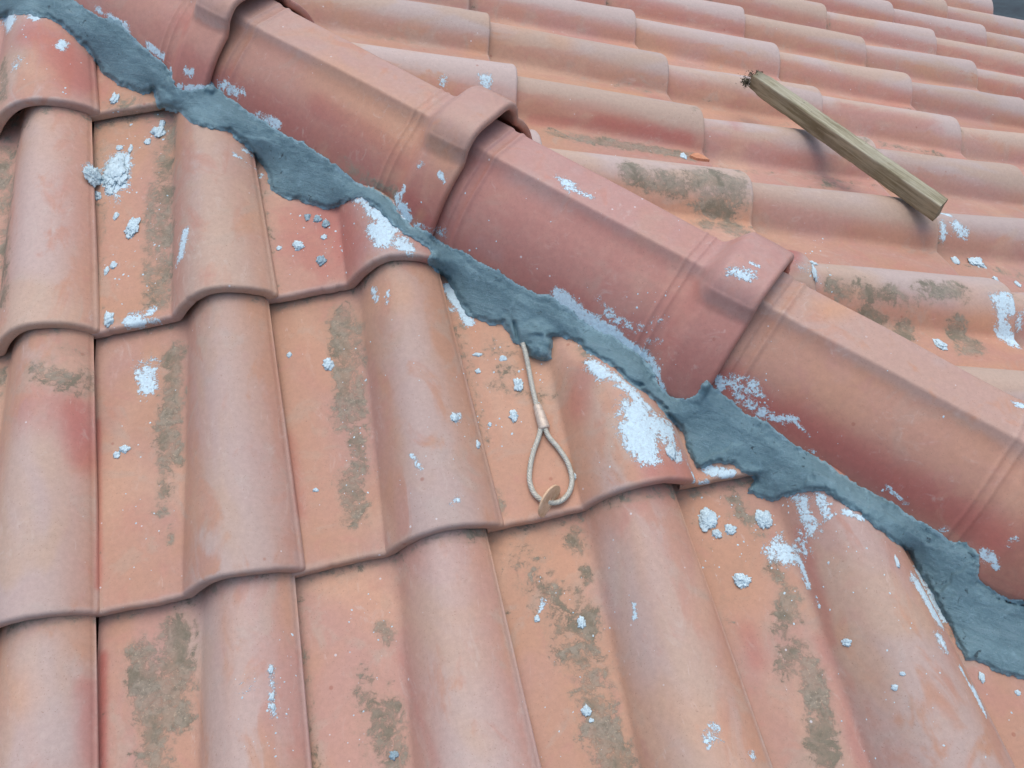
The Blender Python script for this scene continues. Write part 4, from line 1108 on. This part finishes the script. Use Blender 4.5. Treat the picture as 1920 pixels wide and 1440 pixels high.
# ---------------------------------------------------------------- batten on the far slope
def batten():
    NR = np.array([SA, 0, CA])
    # lower long edge runs over the barrel crowns
    def onp(x, y, h):
        v = ray(x, y); t = (h - CAM @ NR) / (v @ NR); return CAM + t * v
    a = onp(1399, 164, .069); b = onp(1742, 413, .067)
    d = (b - a); Lg = np.linalg.norm(d); d /= Lg
    side = np.cross(NR, d); side /= np.linalg.norm(side)
    if side[1] < 0: side = -side
    up = np.cross(d, side); up *= np.sign(up @ NR)
    ang = math.radians(BAT_ROLL)
    s2 = side * math.cos(ang) + up * math.sin(ang); u2 = up * math.cos(ang) - side * math.sin(ang)
    Wd, Ht = BAT_W, BAT_H
    ctr = (a + b) / 2 + s2 * Wd / 2 + u2 * Ht / 2
    bm = bmesh.new()
    nx, ny, nz = 70, 8, 8
    rs = random.Random(4)
    V, F = [], []
    # rounded-rectangle section swept along x
    sec = []
    rad = .0022
    for (cy, cz, a0) in ((1, 1, 0), (-1, 1, 90), (-1, -1, 180), (1, -1, 270)):
        for k in range(4):
            t = math.radians(a0 + k * 30)
            sec.append((cy * (Wd / 2 - rad) + rad * math.cos(t), cz * (Ht / 2 - rad) + rad * math.sin(t)))
        # subdivide the following side
        nxt = {0: (-1, 1), 90: (-1, -1), 180: (1, -1), 270: (1, 1)}[a0]
        t0 = sec[-1]
        t1 = {0: (-(Wd / 2 - rad), Ht / 2), 90: (-Wd / 2, -(Ht / 2 - rad)), 180: (Wd / 2 - rad, -Ht / 2), 270: (Wd / 2, Ht / 2 - rad)}[a0]
        for k in range(1, 5):
            f = k / 5
            sec.append((t0[0] * (1 - f) + t1[0] * f, t0[1] * (1 - f) + t1[1] * f))
    m = len(sec)
    for i in range(nx + 1):
        x = -Lg / 2 + Lg * i / nx
        taper = 1.0
        if i < 5: taper = .80 + .2 * i / 5 + .02 * rs.uniform(-1, 1)
        for k, (y, zz) in enumerate(sec):
            nz_ = noise.noise(Vector((x * 30, y * 60, zz * 60))) * .0011 + noise.noise(Vector((x * 140, y * 200, zz * 200))) * .0006
            xx = x
            xx -= y * .36
            if i == 0: xx += rs.uniform(-.004, .003)
            if i == nx: xx += rs.uniform(-.0006, .0006)
            l = math.hypot(y, zz)
            V.append((xx, y * taper + y / l * nz_ + .0025 * math.sin(x * 5), zz * taper + zz / l * nz_))
    for i in range(nx):
        for k in range(m):
            F.append((i * m + k, (i + 1) * m + k, (i + 1) * m + (k + 1) % m, i * m + (k + 1) % m))
    F.append(tuple(range(m))); F.append(tuple(nx * m + k for k in reversed(range(m))))
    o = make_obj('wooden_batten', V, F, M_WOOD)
    Mx = Matrix((d, s2, u2)).transposed().to_4x4(); Mx.translation = Vector(ctr)
    o.matrix_world = Mx
    bm.free()
    bm = bmesh.new(); bm.from_mesh(o.data); bmesh.ops.recalc_face_normals(bm, faces=bm.faces)
    for e_ in bm.edges:
        if len(e_.link_faces) == 2 and e_.link_faces[0].normal.angle(e_.link_faces[1].normal, 0) > 0.8: e_.smooth = False
    bm.to_mesh(o.data); bm.free()
    tag(o, 'weathered greenish timber batten lying diagonally across the far slope tiles', 'batten')
    # moss tuft at the upper end
    V, F = [], []
    rs = random.Random(9)
    base = Vector((-Lg / 2, 0, 0))
    for _ in range(1000):
        c = Vector((-Lg / 2 + min(rs.gauss(-.001, .005), .020), rs.uniform(-Wd / 2, Wd / 2) * 1.0, rs.uniform(-Ht / 2, Ht / 2) * .9))
        if rs.random() < .4: c = Vector((-Lg / 2 - .006 - abs(rs.gauss(0, .008)), -Wd / 2 * .4 + rs.gauss(0, .004), -Ht / 2 + rs.gauss(.004, .004)))
        r = rs.uniform(.0009, .0028)
        b = len(V)
        for k in range(3):
            V.append(tuple(c + Vector((rs.uniform(-1, 1), rs.uniform(-1, 1), rs.uniform(-1, 1))).normalized() * r))
        F.append((b, b + 1, b + 2))
    ms = make_obj('moss', V, F, M_MOSS, smooth=False)
    ms.parent = o
BAT_ROLL, BAT_W, BAT_H = 10.0, .030, .030
M_MOSS = simple_mat('dark_moss', (0.035, 0.038, 0.025), (0.13, 0.13, 0.085), 400, 0.95)
batten()

# ---------------------------------------------------------------- cable sling with ferrule, and the washer threaded on it
def path_pts(px, lift):
    out = []
    for (x, y), l in zip(px, lift):
        p, n, d = hit2(x, y)
        out.append((p, n, l))
    # lift along roof normal
    NL = np.array([0, -SA, CA])
    return [p + NL * l for p, n, l in out]
def cr_path(P, n):
    P = np.array(P)
    return catmull3(P, n)
def catmull3(P, n):
    P = np.vstack([2 * P[0] - P[1], P, 2 * P[-1] - P[-2]]); out = []
    for i in range(1, len(P) - 2):
        for t in np.linspace(0, 1, n, endpoint=False):
            a, b, c, d = P[i - 1], P[i], P[i + 1], P[i + 2]
            out.append(.5 * ((2 * b) + (-a + c) * t + (2 * a - 5 * b + 4 * c - d) * t ** 2 + (-a + 3 * b - 3 * c + d) * t ** 3))
    out.append(P[-2]); return np.array(out)
def rope_tube(path, R, lay=.024, strands=6, start=0.0):
    # resample evenly
    s = np.concatenate([[0], np.cumsum(np.linalg.norm(np.diff(path, axis=0), axis=1))])
    n = int(s[-1] / .0009)
    t = np.linspace(0, s[-1], n)
    P = np.stack([np.interp(t, s, path[:, c]) for c in range(3)], 1)
    T = np.gradient(P, axis=0); T /= np.linalg.norm(T, axis=1)[:, None]
    up = np.array([0, -SA, CA]); V = []; m = 36
    for i in range(n):
        X = np.cross(T[i], up); X /= np.linalg.norm(X); Y = np.cross(X, T[i])
        for k in range(m):
            a = 2 * math.pi * k / m
            ph = strands * (a - 2 * math.pi * (t[i] + start) / lay)
            r = R * (.70 + .30 * abs(math.cos(ph / 2)))
            V.append(P[i] + X * math.cos(a) * r + Y * math.sin(a) * r)
    F = []
    for i in range(n - 1):
        for k in range(m):
            F.append((i * m + k, i * m + (k + 1) % m, (i + 1) * m + (k + 1) % m, (i + 1) * m + k))
    F.append(tuple(reversed(range(m)))); F.append(tuple((n - 1) * m + k for k in range(m)))
    return V, F
def cable():
    root_p, _, _ = hit2(1012, 800)
    root = empty('cable_sling', root_p)
    tag(root, 'galvanised steel cable with a teardrop loop hanging out of the mortar onto a pan', 'cable')
    R = .0031
    t = path_pts([(980, 652), (986, 672), (992, 700), (999, 735), (1007, 768), (1013, 792)], [.0115, .0105, .0075, .006, .0055, .0055])
    # begin inside the mortar clump
    V, F = rope_tube(catmull3(np.array(t), 12), R)
    make_obj('wire_rope', V, F, M_ROPE, root, origin=root_p)
    lp = [(1015, 800), (1010, 822), (1000, 850), (994, 878), (993, 903), (1000, 925), (1015, 940), (1033, 946), (1052, 942), (1067, 925), (1072, 900), (1064, 870), (1046, 842), (1029, 822), (1019, 800)]
    lf = [.0060, .005, .0045, .0045, .0045, .0045, .0050, .0060, .0060, .0050, .0045, .0045, .0045, .005, .0060]
    V, F = rope_tube(catmull3(np.array(path_pts(lp, lf)), 12), R)
    make_obj('loop', V, F, M_ROPE, root, origin=root_p)
    # pressed oval ferrule
    p = path_pts([(1007, 763), (1021, 808)], [.0060, .0062])
    a, b = np.array(p[0]), np.array(p[1]); d = b - a; Lf = np.linalg.norm(d); d /= Lf
    up = np.array([0, -SA, CA]); X = np.cross(d, up); X /= np.linalg.norm(X); Y = np.cross(X, d)
    V, F, m = [], [], 28
    prof = [(0, .72), (.0006, .9), (.002, 1.0), (.0045, 1.02), (.009, .98), (.0096, 1.06), (.02, 1.08), (Lf - .003, 1.1), (Lf - .0008, 1.02), (Lf, .85)]
    for s, k_ in prof:
        for k in range(m):
            an = 2 * math.pi * k / m
            w = .0052 * k_ * (1 + .25 * s / Lf); h = .0042 * k_
            V.append(a + d * s + X * math.cos(an) * w + Y * math.sin(an) * h)
    n = len(prof)
    for i in range(n - 1):
        for k in range(m): F.append((i * m + k, (i + 1) * m + k, (i + 1) * m + (k + 1) % m, i * m + (k + 1) % m))
    F.append(tuple(range(m))); F.append(tuple((n - 1) * m + k for k in reversed(range(m))))
    o = make_obj('ferrule', V, F, M_FERR, root, origin=root_p)
    # washer
    c = path_pts([(1030, 945)], [.0085])[0]
    top = path_pts([(1043, 920)], [.020])[0]; bot = path_pts([(1016, 971)], [.0025])[0]
    ax1 = top - bot; c = (top + bot) / 2; Rw = np.linalg.norm(ax1) / 2; ax1 /= np.linalg.norm(ax1)
    vdir = ray(1030, 945)
    # normal mostly to the viewer's left-down, tilted so that the disc reads as a narrow ellipse
    e2 = np.cross(ax1, -vdir); e2 /= np.linalg.norm(e2); e3 = np.cross(e2, ax1)
    al = math.radians(67)
    ax2 = e2 * math.cos(al) - e3 * math.sin(al); nw = np.cross(ax1, ax2)
    V, F, m = [], [], 64
    th = .0011
    rings = [(.20, -th), (.22, -th - .0002), (.97, -th - .0002), (1.0, -th), (1.0, th), (.97, th + .0002), (.22, th + .0002), (.20, th)]
    for rr_, z_ in rings:
        for k in range(m):
            an = 2 * math.pi * k / m
            cc = .0 if rr_ > .5 else 0.0
            V.append(c + ax1 * math.cos(an) * Rw * rr_ + ax2 * math.sin(an) * Rw * rr_ + nw * z_)
    q = len(rings)
    for i in range(q):
        for k in range(m): F.append((i * m + k, i * m + (k + 1) % m, ((i + 1) % q) * m + (k + 1) % m, ((i + 1) % q) * m + k))
    w = make_obj('washer', V, F, M_RUST, origin=c)
    for p_ in w.data.polygons: pass
    tag(w, 'rusty round washer hanging tilted on the bottom of the cable loop', 'washer')
cable()

# ---------------------------------------------------------------- broken clay chip lying on the far slope
def chip():
    p, n, d = hit(1309, 297)
    M_CHIP = simple_mat('fresh_clay', (0.50, 0.22, 0.12), (0.60, 0.30, 0.18), 120, 0.9)
    nn = Vector(n); ax = Vector(RM[:, 0]); X = (ax - nn * ax.dot(nn)).normalized(); Y = nn.cross(X)
    out = [(-.016, -.002), (-.008, .006), (.001, .009), (.010, .005), (.018, -.003), (.006, -.005), (-.006, -.006)]
    V = [tuple(Vector(p) + X * a + Y * b * 1.4 + nn * .004) for a, b in out] + [tuple(Vector(p) + X * a * 1.08 + Y * b * 1.5 - nn * .001) for a, b in out]
    V.append(tuple(Vector(p) + nn * .0062))
    m = len(out)
    F = [(k, (k + 1) % m, 2 * m) for k in range(m)] + [(k, k + m, (k + 1) % m + m, (k + 1) % m) for k in range(m)] + [tuple(range(m, 2 * m))]
    o = make_obj('clay_chip', V, F, M_CHIP, smooth=False, origin=p)
    bm = bmesh.new(); bm.from_mesh(o.data); bmesh.ops.recalc_face_normals(bm, faces=bm.faces); bm.to_mesh(o.data); bm.free()
    tag(o, 'small bright orange broken clay chip lying in a pan of the far slope', 'chip')
chip()
